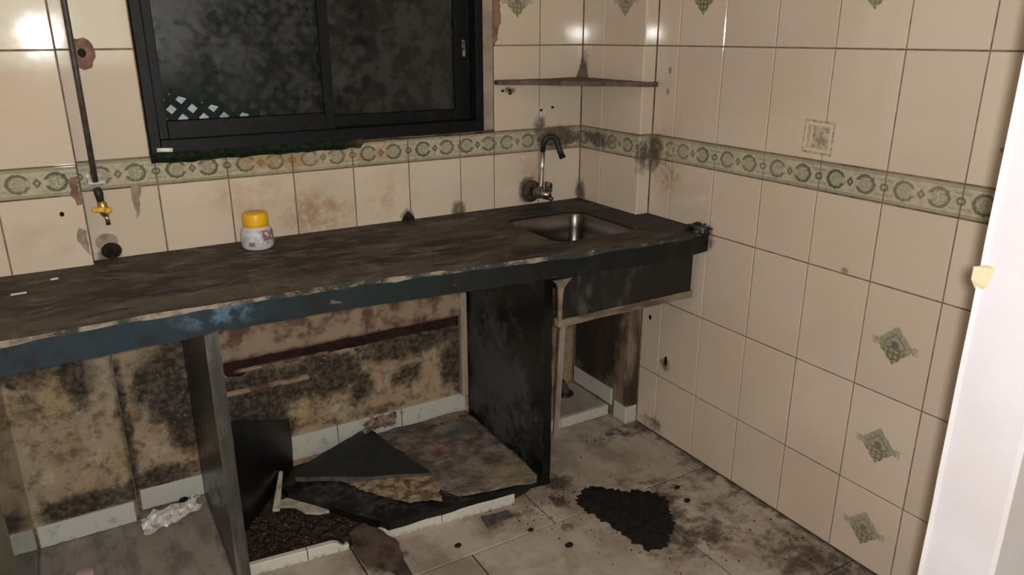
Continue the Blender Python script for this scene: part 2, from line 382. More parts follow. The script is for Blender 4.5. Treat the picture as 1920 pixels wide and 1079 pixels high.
def pane_mat(name, c1, c2, alpha, sc, clear=None):
    N = NT(name, .25, .5)
    n = N.noise(sc, 6, .68, stretch=(1, 1, 1)); n2 = N.noise(sc * 4, 4, .6)
    f = N.math('ADD', N.math('MULTIPLY', n, .7), N.math('MULTIPLY', n2, .35))
    N.color(N.mix(N.rng(f, .42, .66), c1, c2))
    al = N.rng(f, .35, .6, alpha[0], alpha[1])
    if clear: al = N.math('MULTIPLY', al, N.math('SUBTRACT', 1.0, N.math('MULTIPLY', N.blob(*clear), 1.0)))
    N.put(N.b.inputs['Alpha'], al)
    N.roughness(N.rng(n, .3, .7, .2, .45))
    return N.m
M['pane_mottled'] = pane_mat('grimy_mottled_glass', (.007, .009, .008), (.036, .036, .033), (.22, .62), 11, ((-1.50, .118, 1.25), (.42, .2, .24)))
M['pane_dark'] = pane_mat('grimy_dark_glass', (.010, .010, .009), (.030, .029, .026), (.65, .9), 7)
M['lattice'] = simple('dark_green_lattice', (.012, .024, .021), (.008, .013, .012), 30, .7, .3, .2)
M['pale_light_board'] = simple('pale_green_grey_light', (.80, .90, .86), (.65, .76, .72), 9, .8, .2, .2)

def sill_mat():
    N = NT('mossy_sill', .95, .1)
    p = N.sep(N.pos()); n1 = N.noise(18, 6, .65); n2 = N.noise(60, 4, .6)
    moss = N.mix(N.rng(n2, .4, .65), (.007, .012, .007), (.017, .028, .016))
    brown = N.mix(N.rng(n1, .4, .62), (.16, .105, .07), (.06, .042, .032))
    N.color(N.mix(N.rng(N.math('ADD', p[0], N.math('MULTIPLY', n1, .2)), -.92, -.80), moss, brown))
    N.bump(n1, .8, .01); return N.m
M['sill'] = sill_mat()
M['patch'] = simple('bare_brown_plaster', (.25, .145, .105), (.15, .085, .065), 35, .9, .15, .4)
M['patch_grey'] = simple('bare_grey_brown_plaster', (.33, .265, .20), (.22, .165, .125), 35, .9, .15, .4)
M['jambpl'] = simple('grey_jamb_plaster', (.33, .275, .22), (.25, .20, .16), 12, .85, .2, .2)
M['hole'] = simple('black_void', (.012, .009, .008), (.03, .02, .015), 60, .95, .1, .5)
M['shelfstone'] = simple('dirty_brown_stone', (.125, .085, .065), (.06, .042, .034), 25, .75, .25, .3, thr=(.4, .65))
M['wood'] = simple('weathered_wood', (.22, .175, .125), (.085, .062, .044), 20, .85, .2, .4, thr=(.4, .66), stretch=(.25, 1, 1))
M['wood_v'] = simple('weathered_upright_wood', (.33, .28, .225), (.21, .165, .125), 22, .85, .2, .3, stretch=(1, 1, .2))
M['steel'] = None
N = NT('brushed_steel', .30, .5, 1.0); sn = N.noise(9, 3, .5); N.color(N.mix(N.rng(sn, .4, .65), (.155, .135, .125), (.135, .12, .11))); M['steel'] = N.m
N = NT('worn_chrome', .22, .5, 1.0); N.color(N.mix(N.rng(N.noise(60, 4, .6), .5, .7), (.60, .60, .60), (.2, .16, .13))); M['chrome'] = N.m
N = NT('grimy_chrome', .35, .5, .8); N.color(N.mix(N.rng(N.noise(60, 4, .6), .38, .6), (.40, .37, .34), (.06, .045, .04))); M['grime_chrome'] = N.m
M['black_tube'] = simple('black_sooty_tube', (.014, .014, .015), (.03, .028, .026), 50, .5, .3, .1)
M['rusty_flange'] = simple('rusty_sooty_metal', (.07, .04, .035), (.025, .018, .018), 70, .7, .3, .4)
M['pipe'] = simple('dark_iron_pipe', (.040, .030, .028), (.075, .055, .048), 40, .5, .4, .15)
M['brass'] = None
N = NT('old_brass', .35, .5, .9); N.color((.50, .36, .14)); M['brass'] = N.m
M['yellow'] = simple('yellow_plastic', (.78, .42, .012), (.70, .36, .01), 15, .35, .5, 0)
M['yellow_paint'] = simple('yellow_painted_lever', (.74, .45, .03), (.5, .28, .02), 50, .45, .5, .1)
N = NT('jar_plastic', .25, .5); N.color((.52, .52, .55)); M['jar'] = N.m
def jar_label():
    N = NT('jar_printed_label', .4, .4)
    o = N.sep(N.obj()); n = N.noise(70, 3, .6, N.obj())
    c = N.mix(N.rng(N.noise(45, 3, .5, N.obj(), off=(4, 1, 2)), .40, .6), (.54, .53, .56), (.40, .41, .48))
    # printed dark block low at the front, red block on the right-hand side
    ang = N.math('ARCTAN2', o[1], o[0])
    k = N.math('MULTIPLY', N.rng(N.math('ABSOLUTE', N.math('ADD', ang, 2.15)), .16, .24, 1, 0), N.rng(N.math('ABSOLUTE', N.math('SUBTRACT', o[2], .022)), .005, .008, 1, 0))
    c = N.mix(N.math('MULTIPLY', k, .8), c, (.08, .08, .075))
    red = N.math('MULTIPLY', N.rng(ang, -1.55, -1.35), N.rng(N.math('ADD', o[2], N.math('MULTIPLY', n, .02)), .036, .044))
    red2 = N.math('MULTIPLY', red, N.rng(N.noise(60, 3, .6, N.obj()), .42, .5))
    c = N.mix(N.math('MULTIPLY', red2, .85), c, (.24, .045, .045))
    gr = N.math('MULTIPLY', N.rng(ang, -1.9, -1.5), N.rng(N.noise(100, 3, .6, N.obj(), off=(3, 3, 3)), .54, .58))
    c = N.mix(N.math('MULTIPLY', gr, .5), c, (.10, .12, .10))
    N.color(c); return N.m
M['label'] = jar_label()
M['pink'] = simple('pale_pink_plastic', (.45, .33, .31), (.40, .29, .27), 20, .5, .4, 0)
M['cap'] = simple('dirty_beige_cap', (.19, .165, .14), (.11, .095, .08), 60, .7, .3, .2)
M['chalk'] = simple('white_chalk', (.80, .76, .70), None, 40, .8, .2, .1)
def sticker_mat():
    N = NT('faded_sticker', .5, .3)
    o = N.sep(N.obj()); ax = N.math('ABSOLUTE', o[0]); ay = N.math('ABSOLUTE', o[1])
    n = N.noise(70, 4, .62, N.obj())
    c = N.mix(N.rng(n, .4, .62), (.50, .41, .30), (.40, .33, .245))
    mx = N.math('MAXIMUM', N.math('MULTIPLY', ax, 1.0), N.math('MULTIPLY', ay, 1.12))
    fr = N.rng(N.math('ABSOLUTE', N.math('SUBTRACT', mx, .040)), .002, .0045, 1, 0)
    c = N.mix(N.math('MULTIPLY', fr, .75), c, (.62, .54, .42))
    fr2 = N.rng(N.math('ABSOLUTE', N.math('SUBTRACT', mx, .0485)), .0015, .004, 1, 0)
    c = N.mix(N.math('MULTIPLY', fr2, N.rng(n, .45, .6, 0, .8)), c, (.20, .155, .11))
    b = N.math('MULTIPLY', N.rng(mx, .030, .033, 1, 0), N.rng(N.noise(55, 4, .6, N.obj(), off=(2, 0, 0)), .46, .58))
    c = N.mix(N.math('MULTIPLY', b, .7), c, (.19, .165, .115))
    bar = N.math('MULTIPLY', N.rng(N.math('ABSOLUTE', N.math('ADD', o[0], .022)), .002, .004, 1, 0), N.rng(ay, .026, .03, 1, 0))
    c = N.mix(N.math('MULTIPLY', bar, .7), c, (.62, .56, .45))
    N.color(c); return N.m
M['sticker'] = sticker_mat()

# ------------------------------------------------------------------ geometry helpers
def link(name, me, mat=None, parent=None):
    o = bpy.data.objects.new(name, me); COL.objects.link(o)
    if mat is not None and me is not None and not me.materials: me.materials.append(mat)
    if parent is not None: o.parent = parent
    return o
def from_bm(name, bm, mat, parent=None, smooth=False):
    me = bpy.data.meshes.new(name); bm.normal_update(); bm.to_mesh(me); bm.free()
    if smooth:
        for p in me.polygons: p.use_smooth = True
    return link(name, me, mat, parent)
def thing(name, label, cat, loc=(0, 0, 0), group=None):
    o = bpy.data.objects.new(name, None); COL.objects.link(o); o.location = loc; o.empty_display_size = .05
    return tag(o, label, cat, group)
def tag(o, label, cat, group=None):
    o['label'] = label; o['category'] = cat
    if group: o['group'] = group
    return o
def struct(o): o['kind'] = 'structure'; return o
def abox(bm, x0, x1, y0, y1, z0, z1):
    vs_ = [bm.verts.new(p) for p in ((x0, y0, z0), (x1, y0, z0), (x1, y1, z0), (x0, y1, z0), (x0, y0, z1), (x1, y0, z1), (x1, y1, z1), (x0, y1, z1))]
    for f in ((0, 3, 2, 1), (4, 5, 6, 7), (0, 1, 5, 4), (1, 2, 6, 5), (2, 3, 7, 6), (3, 0, 4, 7)): bm.faces.new([vs_[i] for i in f])
    return vs_
def box(name, x, y, z, mat, parent=None, bev=0.0, rel=(0, 0, 0)):
    bm = bmesh.new(); abox(bm, x[0] - rel[0], x[1] - rel[0], y[0] - rel[1], y[1] - rel[1], z[0] - rel[2], z[1] - rel[2])
    if bev: bmesh.ops.bevel(bm, geom=bm.edges[:], offset=bev, segments=1, affect='EDGES')
    return from_bm(name, bm, mat, parent)
def lathe(name, prof, mat, parent=None, seg=24, smooth=True, M4=None):
    bm = bmesh.new(); rings = []
    for r, z in prof:
        if r < 1e-6: rings.append([bm.verts.new((0, 0, z))])
        else: rings.append([bm.verts.new((r * math.cos(2 * math.pi * i / seg), r * math.sin(2 * math.pi * i / seg), z)) for i in range(seg)])
    for a, b in zip(rings, rings[1:]):
        for i in range(seg):
            j = (i + 1) % seg
            q = [a[i % len(a)], a[j % len(a)], b[j % len(b)], b[i % len(b)]]
            q2 = []
            for v in q:
                if v not in q2: q2.append(v)
            if len(q2) > 2: bm.faces.new(q2)
    if M4: bmesh.ops.transform(bm, matrix=M4, verts=bm.verts)
    bmesh.ops.recalc_face_normals(bm, faces=bm.faces)
    return from_bm(name, bm, mat, parent, smooth)
def tube(name, pts, rad, mat, parent=None, seg=14, caps=True):
    bm = bmesh.new(); pts = [Vector(p) for p in pts]; rings = []
    up = Vector((.13, .2, 1)).normalized()
    for i, p in enumerate(pts):
        t = (pts[min(i + 1, len(pts) - 1)] - pts[max(i - 1, 0)]).normalized()
        if i == 0:
            a = t.cross(up)
            if a.length < .2: a = t.cross(Vector((1, 0, 0)))
            a.normalize()
        else: a = (a - t * a.dot(t)).normalized()
        b = t.cross(a)
        r = rad[i] if hasattr(rad, '__len__') else rad
        rings.append([bm.verts.new(p + (a * math.cos(2 * math.pi * k / seg) + b * math.sin(2 * math.pi * k / seg)) * r) for k in range(seg)])
    for A, B in zip(rings, rings[1:]):
        for k in range(seg): bm.faces.new((A[k], A[(k + 1) % seg], B[(k + 1) % seg], B[k]))
    if caps: bm.faces.new(rings[0][::-1]); bm.faces.new(rings[-1])
    bmesh.ops.recalc_face_normals(bm, faces=bm.faces)
    return from_bm(name, bm, mat, parent, True)
def jag(poly, step, amp, seed=0):
    """subdivide an outline and roughen it"""
    r = random.Random(seed); out = []
    for i, a in enumerate(poly):
        b = poly[(i + 1) % len(poly)]; a = Vector(a); b = Vector(b); d = b - a
        n = max(1, int(d.length / step)); nr = Vector((-d.y, d.x)).normalized()
        for k in range(n): out.append(a + d * (k / n) + nr * (r.uniform(-amp, amp) if k else 0))
    return out
def inside(p, poly):
    c = False; n = len(poly)
    for i in range(n):
        a = poly[i]; b = poly[i - 1]
        if (a[1] > p[1]) != (b[1] > p[1]) and p[0] < (b[0] - a[0]) * (p[1] - a[1]) / (b[1] - a[1]) + a[0]: c = not c
    return c
def slab(name, poly, zf, thick, mat, parent=None, grid=None, seed=1, side_mat=None, smooth=False):
    """solid plate over an outline in XY: zf(x, y) gives the height of its top face"""
    if not hasattr(thick, '__call__'): th = lambda x, y: thick
    else: th = thick
    P = [Vector((p[0], p[1])) for p in poly]; nb = len(P); pts = list(P)
    if grid:
        xs = [p.x for p in P]; ys = [p.y for p in P]; r = random.Random(seed)
        x = min(xs) + grid * .5
        while x < max(xs):
            y = min(ys) + grid * .5
            while y < max(ys):
                q = Vector((x + r.uniform(-.2, .2) * grid, y + r.uniform(-.2, .2) * grid))
                if inside(q, P) and min((q - v).length for v in P) > grid * .35: pts.append(q)
                y += grid
            x += grid
    vo, eo, fo, _, _, _ = delaunay_2d_cdt(pts, [(i, (i + 1) % nb) for i in range(nb)], [], 1, 1e-6)
    bm = bmesh.new()
    top = [bm.verts.new((v.x, v.y, zf(v.x, v.y))) for v in vo]
    bot = [bm.verts.new((v.x, v.y, zf(v.x, v.y) - th(v.x, v.y))) for v in vo]
    cnt = {}
    for f in fo:
        f = list(f); a, b, c = (vo[i] for i in f[:3])
        if (b - a).cross(c - a) < 0: f.reverse()
        bm.faces.new([top[i] for i in f]); bm.faces.new([bot[i] for i in reversed(f)])
        for i in range(len(f)):
            e = (f[i], f[(i + 1) % len(f)])
            if (e[1], e[0]) in cnt: cnt.pop((e[1], e[0]))
            else: cnt[e] = 1
    for a, b in cnt:
        f = bm.faces.new((top[a], bot[a], bot[b], top[b]))
        if side_mat: f.material_index = 1
    o = from_bm(name, bm, mat, parent, smooth)
    if side_mat: o.data.materials.append(side_mat)
    return o
def nz(x, y, s, seed=0): return noise.noise(Vector((x * s + seed * 3.7, y * s - seed * 1.3, seed * .71)))

# tiles ------------------------------------------------------------------
_tm = {}
def tile_mesh(w, h, mat, t=.007, bev=.0018):
    k = (round(w, 4), round(h, 4), mat.name, t)
    if k in _tm: return _tm[k]
    bm = bmesh.new(); a, b = w / 2, h / 2
    def ring(i, z): return [bm.verts.new(p) for p in ((-a + i, -b + i, z), (a - i, -b + i, z), (a - i, b - i, z), (-a + i, b - i, z))]
    r0, r1, r2 = ring(0, -t), ring(0, -bev), ring(bev, 0)
    for A, B in ((r0, r1), (r1, r2)):
        for i in range(4): bm.faces.new((A[i], A[(i + 1) % 4], B[(i + 1) % 4], B[i]))
    bm.faces.new(r2); bm.faces.new(r0[::-1])
    me = bpy.data.meshes.new('tile'); bm.to_mesh(me); bm.free(); me.materials.append(mat); _tm[k] = me
    return me
GAP = .0034
ROT_BACK = Euler((R(90), 0, 0)); ROT_RIGHT = Euler((R(90), 0, R(-90))); ROT_UP = Euler((0, 0, 0))
def put_tile(plane, at, u0, u1, v0, v1, mat, parent, name='tile', t=.007, gap=GAP, jit=1.0):
    """plane 'b': faces -y at y=at, u is x; 'r': faces -x at x=at, u is y; 'f': faces up at z=at"""
    lo, hi = min(u0, u1), max(u0, u1)
    me = tile_mesh(hi - lo - gap, v1 - v0 - gap, mat, t)
    o = link(name, me, None, parent); u, v = (lo + hi) / 2, (v0 + v1) / 2
    d = rnd.uniform(-.0006, .0004) * jit
    if plane == 'b': o.location = (u, at - d, v); e = ROT_BACK
    elif plane == 'r': o.location = (at - d, u, v); e = ROT_RIGHT
    else: o.location = (u, v, at + d); e = ROT_UP
    tw = Euler((rnd.uniform(-.0004, .0004) * jit, rnd.uniform(-.0004, .0004) * jit, 0))
    o.rotation_euler = (e.to_matrix() @ tw.to_matrix()).to_euler()
    return o

# ------------------------------------------------------------------ key dimensions
YB = .102            # face of the back wall's tiles
YP = .055            # face of the proud stretch at the left
XP = -.056           # left face of the corner pillar
YPF = -.253          # front face of the corner pillar
ZC = .855            # top of the worktop
Z_BB, Z_BT = 1.0565, 1.139
ROWS_UP = [1.139, 1.439, 1.739, 2.039, 2.339, 2.6]
WX0, WX1, WZ0, WZ1 = -1.592, -.443, 1.139, 2.16

# ------------------------------------------------------------------ room shell
floor = struct(box('floor', (-3.3, .2), (-4.6, .3), (-.12, -.004), M['hole']))
YJ = [.30, -.045, -.645, -1.245, -1.845, -2.445]
for r in range(len(YJ) - 1):
    off = (-.955, -.655)[r % 2] if r != 2 else -.955
    x = off - 2.4
    while x < 0:
        a, b = max(x, -3.3), min(x + .6, 0)
        if b - a > .02 and b > -3.3: put_tile('f', 0, a, b, YJ[r + 1], YJ[r], M['floor'], floor, t=.012, gap=.004)
        x += .6
box('slab', (-3.3, .2), (-4.6, -2.447), (-.02, -.001), M['floor'], floor)

put_tile('f', .003, -2.0655, -1.5865, -.47, YP - .012, M['floor'], floor, 'floor_slab', t=.004, jit=0)
# back wall: backing with the window hole, left stretch proud, bottom bare plaster
bm = bmesh.new(); yb0 = YB + .004
abox(bm, -3.3, WX0, yb0, .30, -.004, 2.6)
abox(bm, WX1, .2, yb0, .30, -.004, 2.6)
abox(bm, WX0, WX1, yb0, .30, -.004, WZ0)
abox(bm, WX0, WX1, yb0, .30, WZ1, 2.6)
wall_back = struct(from_bm('wall_back', bm, M['grout']))
wall_pier = struct(box('wall_pier', (-3.3, -1.786), (YP + .004, yb0 - .001), (.0, 2.6), M['grout']))
wall_base = struct(box('wall_base', (-3.29, XP - .002), (yb0 + .001, yb0 + .006), (.0, .784), M['grout']))
wall_right = struct(box('wall_right', (.004, .2), (-1.74, .3), (-.004, 2.6), M['grout']))
pillar = struct(box('pillar', (XP + .004, .006), (YPF + .004, YB + .006), (0, 2.6), M['grout']))
ceiling = struct(box('ceiling', (-3.3, .2), (-4.6, .3), (2.6, 2.7), M['wall_plain']))
wall_left = struct(box('wall_left', (-3.4, -3.3), (-4.6, .3), (-.1, 2.7), M['wall_plain']))
bm = bmesh.new()     # rear wall of the passage with a window hole in it
abox(bm, -3.3, -2.15, -4.7, -4.6, -.1, 2.7); abox(bm, -1.15, .3, -4.7, -4.6, -.1, 2.7)
abox(bm, -2.15, -1.15, -4.7, -4.6, -.1, 1.25); abox(bm, -2.15, -1.15, -4.7, -4.6, 2.35, 2.7)
wall_rear = struct(from_bm('wall_rear', bm, M['wall_plain']))
wall_side = struct(box('wall_passage', (.2, .3), (-4.6, -1.85), (-.1, 2.7), M['wall_plain']))
# white jamb of the doorway, close to the camera
def jamb():
    bm = bmesh.new()
    # edge outline drawn down its height with slightly uneven plaster
    n = 60; prof = []
    rr_ = random.Random(3)
    for i in range(n + 1):
        z = 2.6 * i / n
        prof.append((z, -.600 + .0025 * nz(z, 0, 3, 5) + .0012 * nz(z, 1, 14, 2)))
    ring = []
    for z, x in prof: ring.append([bm.verts.new((x, -1.728, z)), bm.verts.new((x + .006, -1.728 - .006, z)), bm.verts.new((x + .002, -1.838, z)), bm.verts.new((x + .008, -1.844, z)), bm.verts.new((.2, -1.844, z)), bm.verts.new((.2, -1.728, z))])
    for A, B in zip(ring, ring[1:]):
        for k in range(6): bm.faces.new((A[k], A[(k + 1) % 6], B[(k + 1) % 6], B[k]))
    bm.faces.new(ring[0]); bm.faces.new(ring[-1])
    bmesh.ops.recalc_face_normals(bm, faces=bm.faces)
    return from_bm('wall_front', bm, M['whitewash'])
wall_front = struct(jamb())
bm = bmesh.new()
v = [bm.verts.new(p) for p in ((-.612, -.724 - 1, 1.127), (-.590, -1.735, 1.130), (-.592, -1.752, 1.128), (-.608, -1.722, 1.105), (-.598, -1.726, 1.088), (-.592, -1.745, 1.092))]
bmesh.ops.convex_hull(bm, input=v); bmesh.ops.recalc_face_normals(bm, faces=bm.faces)
pc = from_bm('plaster_chip', bm, M['chipyellow'], wall_front); pc['label'] = 'cream plaster chip on the white jamb edge'

# ---- tiles: right wall
YJR = [YPF] + [-.16 - .2 * j for j in range(1, 8)] + [-1.724]
YJR = [YPF, -.36, -.56, -.76, -.96, -1.16, -1.36, -1.56, -1.724]
ROWS_LOW = [(0.0, .2405), (.2405, .541), (.541, .8415), (.8415, Z_BB)]
for i in range(len(YJR) - 1):
    a, b = YJR[i], YJR[i + 1]
    full = abs(a - b) > .19
    for k, (z0, z1) in enumerate(ROWS_LOW):
        dia = (i == 5 and k < 3)
        put_tile('r', 0, a, b, z0, z1, M['tile_diamond' if dia else 'tile'], wall_right)
    put_tile('r', 0, a, b, Z_BB, Z_BT, M['border'], wall_right, 'border_tile')
    for k in range(len(ROWS_UP) - 1):
        dia = (k == 1 and i in (1, 4, 7))
        put_tile('r', 0, a, b, ROWS_UP[k], ROWS_UP[k + 1], M['tile_diamond' if dia else 'tile'], wall_right)
# ---- pillar
for a, b in ((YB, -.03), (-.03, -.232), (-.232, YPF)):
    if abs(a - b) > .03:
        put_tile('r', XP, a, b if b != -.232 else YPF, ZC - .012, Z_BB, M['tile'], pillar)
        put_tile('r', XP, a, b if b != -.232 else YPF, Z_BB, Z_BT, M['border'], pillar, 'border_tile')
        for k in range(len(ROWS_UP) - 1):
            put_tile('r', XP, a, b if b != -.232 else YPF, ROWS_UP[k], ROWS_UP[k + 1], M['tile_diamond' if (k == 1 and a < 0) else 'tile'], pillar)
for z0, z1, mm, nm in [(ZC - .012, Z_BB, 'tile', 'tile'), (Z_BB, Z_BT, 'border', 'border_tile')] + [(ROWS_UP[k], ROWS_UP[k + 1], 'tile', 'tile') for k in range(5)]:
    put_tile('b', YPF, XP, 0, z0, z1, M[mm], pillar, nm)
# bare streaked plaster of the pillar below the worktop
box('plaster', (XP + .001, .0), (YPF + .001, YB), (.065, .785), M['pillar_raw'], pillar, .004)
put_tile('b', YPF - .004, XP - .003, -.002, .0, .075, M['skirt'], pillar, 'skirting_tile', t=.008)
put_tile('r', XP - .004, YPF - .003, -.178, .0, .075, M['skirt'], pillar, 'skirting_tile', t=.008)
put_tile('r', XP - .006, -.165, YB - .004, .045, .118, M['skirt'], pillar, 'skirting_tile', t=.008)
# ---- back wall
XL = [-3.3, -3.185, -2.985, -2.785, -2.585, -2.385, -2.183, -1.983, -1.784]
for i in range(len(XL) - 1):
    a, b = XL[i], XL[i + 1]
    put_tile('b', YP, a, b, ZC - .004, Z_BB, M['tile'], wall_pier)
    put_tile('b', YP, a, b, Z_BB, Z_BT, M['border'], wall_pier, 'border_tile')
    for k in range(len(ROWS_UP) - 1): put_tile('b', YP, a, b, ROWS_UP[k], ROWS_UP[k + 1], M['tile'], wall_pier)
XB = [-1.784, -1.584, -1.384, -1.184, -.984, -.784, -.5835, -.4435, -.247, XP]
for i in range(len(XB) - 1):
    a, b = XB[i], XB[i + 1]
    put_tile('b', YB, a, b, ZC - .012, Z_BB, M['tile'], wall_back)
    put_tile('b', YB, a, b, Z_BB, Z_BT, M['border'], wall_back, 'border_tile')
for k in range(len(ROWS_UP) - 1):
    put_tile('b', YB, -1.784, WX0 - .001, ROWS_UP[k], ROWS_UP[k + 1], M['tile'], wall_back)
    put_tile('b', YB, WX1, -.247, ROWS_UP[k], ROWS_UP[k + 1], M['tile_diamond' if k == 1 else 'tile'], wall_back)
    put_tile('b', YB, -.247, XP, ROWS_UP[k], ROWS_UP[k + 1], M['tile'], wall_back)
for i in range(6): put_tile('b', YB, WX0 + i * .1915, WX0 + (i + 1) * .1915, WZ1 + .01, 2.6, M['tile'], wall_back)
# window reveal plaster at the right and the brick-red scar beside it
box('jamb_plaster', (-.490, -.4455), (YB - .001, .2), (WZ0, WZ1), M['jambpl'], wall_back, .002)

# bare patches where tiles and fittings have come away: thin ragged plates lying on the tiles
def wall_patch(pts, plane_y, mat, seed, t=.0025, amp=.004):
    P = jag(pts, .012, amp, seed)
    o = slab('bare_patch', P, lambda x, y: t + .0012 * nz(x, y, 60, seed), t + .001, mat, wall_back, grid=.02, seed=seed)
    if abs(plane_y - YP) < 1e-4: o.parent = wall_pier
    o.rotation_euler = (R(90), 0, 0); o.location = (0, plane_y, 0); return o
def ell(cx, cz, rx_, rz_, n=14): return [(cx + rx_ * math.cos(2 * math.pi * i / n), cz + rz_ * math.sin(2 * math.pi * i / n)) for i in range(n)]
p1 = wall_patch([(-1.745, 1.468), (-1.712, 1.470), (-1.694, 1.452), (-1.690, 1.42), (-1.703, 1.392), (-1.722, 1.385), (-1.742, 1.396)], YB, M['patch'], 1)
wall_patch(ell(-1.722, 1.430, .010, .012), YB - .003, M['hole'], 2, .001, .002)
wall_patch([(-1.806, 1.105), (-1.790, 1.108), (-1.787, 1.03), (-1.80, 1.028), (-1.812, 1.06)], YP, M['patch'], 3)
wall_patch([(-1.806, .965), (-1.788, .955), (-1.787, .88), (-1.80, .90), (-1.815, .93)], YP, M['patch_grey'], 4)
wall_patch([(-1.655, 1.06), (-1.628, 1.065), (-1.64, 1.02), (-1.648, .97), (-1.655, .965), (-1.657, 1.01)], YB, M['patch_grey'], 5)
wall_patch(ell(-1.742, .905, .03, .025), YB, M['patch_grey'], 6)
wall_patch(ell(-1.734, .878, .027, .024), YB - .002, M['hole'], 7, .004)
wall_patch(ell(-1.840, 1.008, .006, .007, 8), YP, M['hole'], 8, .0015, .001)
wall_patch([(-.444, 2.1), (-.405, 2.1), (-.418, 1.62), (-.414, 1.53), (-.428, 1.46), (-.444, 1.44)], YB, M['patch'], 9)
wall_patch([(-.822, ZC - .002), (-.772, ZC - .002), (-.785, .875), (-.797, .886), (-.812, .872)], YB - .001, M['hole'], 10, .004)
for i, (x, z) in enumerate(((-.408, 1.283), (-.378, 1.284), (-.376, 1.273), (-.24, 1.207), (-.19, 1.215))):
    wall_patch(ell(x, z, .006, .005, 8), YB, M['hole'], 11 + i, .0012, .001)
def right_patch(y, z, ry, rz_, mat, seed):
    P = jag(ell(y, z, ry, rz_, 10), .01, .002, seed)
    o = slab('bare_patch', P, lambda x, y_: .0015 + .001 * nz(x, y_, 60, seed), .002, mat, wall_right, grid=.012, seed=seed)
    # local x = world y, local y = world z, facing -x
    o.rotation_euler = Euler((R(90), 0, R(-90))); o.location = (0, 0, 0)
    for v in o.data.vertices: v.co.x = -v.co.x
    o.data.flip_normals(); return o
right_patch(-1.083, .852, .012, .009, M['patch_grey'], 31)
right_patch(-.40, .317, .008, .020, M['hole'], 32)
right_patch(-.30, .46, .007, .010, M['hole'], 33)
right_patch(-1.43, 1.227, .006, .006, M['patch_grey'], 34)
right_patch(-.325, 1.36, .006, .012, M['patch_grey'], 35)
right_patch(-.320, 1.29, .006, .012, M['patch_grey'], 36)
right_patch(-1.555, .98, .012, .03, M['patch'], 37)

# plaster relief below the worktop (wall pieces)
def relief(x0, x1, z0, z1, y, mat, amp, seed, nx, nz_, depth=.03, name='plaster', edge=.004):
    bm = bmesh.new(); g = []
    for i in range(nx + 1):
        col = []
        for j in range(nz_ + 1):
            u, v = i / nx, j / nz_; X = x0 + (x1 - x0) * u; Z = z0 + (z1 - z0) * v
            d = amp * (nz(X, Z, 9, seed) + .6 * nz(X, Z, 24, seed + 3))
            if i in (0, nx) or j in (0, nz_): d -= edge
            col.append(bm.verts.new((X + (edge * nz(Z, X, 30, seed) if i in (0, nx) else 0), y - d, Z + (edge * nz(X, Z, 30, seed + 1) if j in (0, nz_) else 0))))
        g.append(col)
    for i in range(nx):
        for j in range(nz_): bm.faces.new((g[i][j], g[i + 1][j], g[i + 1][j + 1], g[i][j + 1]))
    bd = [e for e in bm.edges if e.is_boundary]
    ex = bmesh.ops.extrude_edge_only(bm, edges=bd)
    for v in [v for v in ex['geom'] if isinstance(v, bmesh.types.BMVert)]: v.co.y = y + depth
    bmesh.ops.recalc_face_normals(bm, faces=bm.faces)
    return from_bm(name, bm, mat, wall_base, True)
relief(-2.62, -1.789, .0, .785, YP - .002, M['mould'], .004, 1, 44, 40)
relief(-1.789, -1.56, .0, .785, YB, M['mould'], .006, 2, 20, 48)
relief(-1.56, -.56, .0, .345, YB - .004, M['mould'], .006, 3, 60, 24)
relief(-1.56, -.56, .335, .420, YB - .001, M['mould'], .006, 4, 70, 10)
relief(-1.56, -.56, .385, .480, YB + .002, M['gap_shade'], .0008, 6, 50, 4, name='shadow_gap_strip')  # reddish strip, the gap's shadow put into its dark colour
relief(-1.56, -.585, .464, .785, YB - .026, M['band_plaster'], .004, 7, 50, 20, depth=.05, name='plaster_band')
relief(-1.53, -1.20, .338, .352, YB - .018, M['band_plaster'], .004, 8, 36, 2, depth=.03, name='plaster_ledge', edge=.002)
relief(-1.44, -1.12, .414, .423, YB - .012, M['band_plaster'], .003, 10, 36, 2, depth=.03, name='plaster_ledge', edge=.002)
relief(-.545, XP, .0, .785, YB, M['mould'], .004, 9, 26, 30)
box('upright_batten', (-.612, -.586), (YB - .03, YB), (.125, .78), M['wood_v'], wall_base, .003)

# white skirting at the foot of the plaster
put_tile('b', YP - .010, -2.064, -1.796, .0, .076, M['skirt'], wall_base, 'skirting_tile', t=.010)
put_tile('b', YP - .010, -2.36, -2.080, .0, .076, M['skirt'], wall_base, 'skirting_tile', t=.010)
o = put_tile('b', YB - .008, -1.777, -1.583, .003, .080, M['skirt'], wall_base, 'skirting_tile', t=.010); o.rotation_euler.y += .02
for a, b in ((-1.36, -1.115), (-1.115, -.865), (-.865, -.592)):
    put_tile('b', YB - .014, a, b, .036, .132, M['skirt'], wall_base, 'skirting_tile', t=.010)

# ------------------------------------------------------------------ window
win = struct(bpy.data.objects.new('window_1', None)); COL.objects.link(win); win.location = (-1.04, .14, WZ0)
def wpart(name, x, y, z, mat, par=None, bev=.002):
    o = box(name, x, y, z, mat, None, bev, rel=win.location)
    o.parent = par or win
    return o
fx0, fx1 = -1.590, -.490
wpart('frame_stile', (fx0, -1.561), (.093, .185), (1.146, 2.155), M['frame'])
wpart('frame_stile', (-.519, fx1), (.093, .185), (1.146, 2.155), M['frame'])
wpart('frame_rail', (-1.561, -.519), (.093, .185), (1.146, 1.186), M['frame'])
wpart('frame_rail', (-1.561, -.519), (.093, .185), (2.115, 2.155), M['frame'])
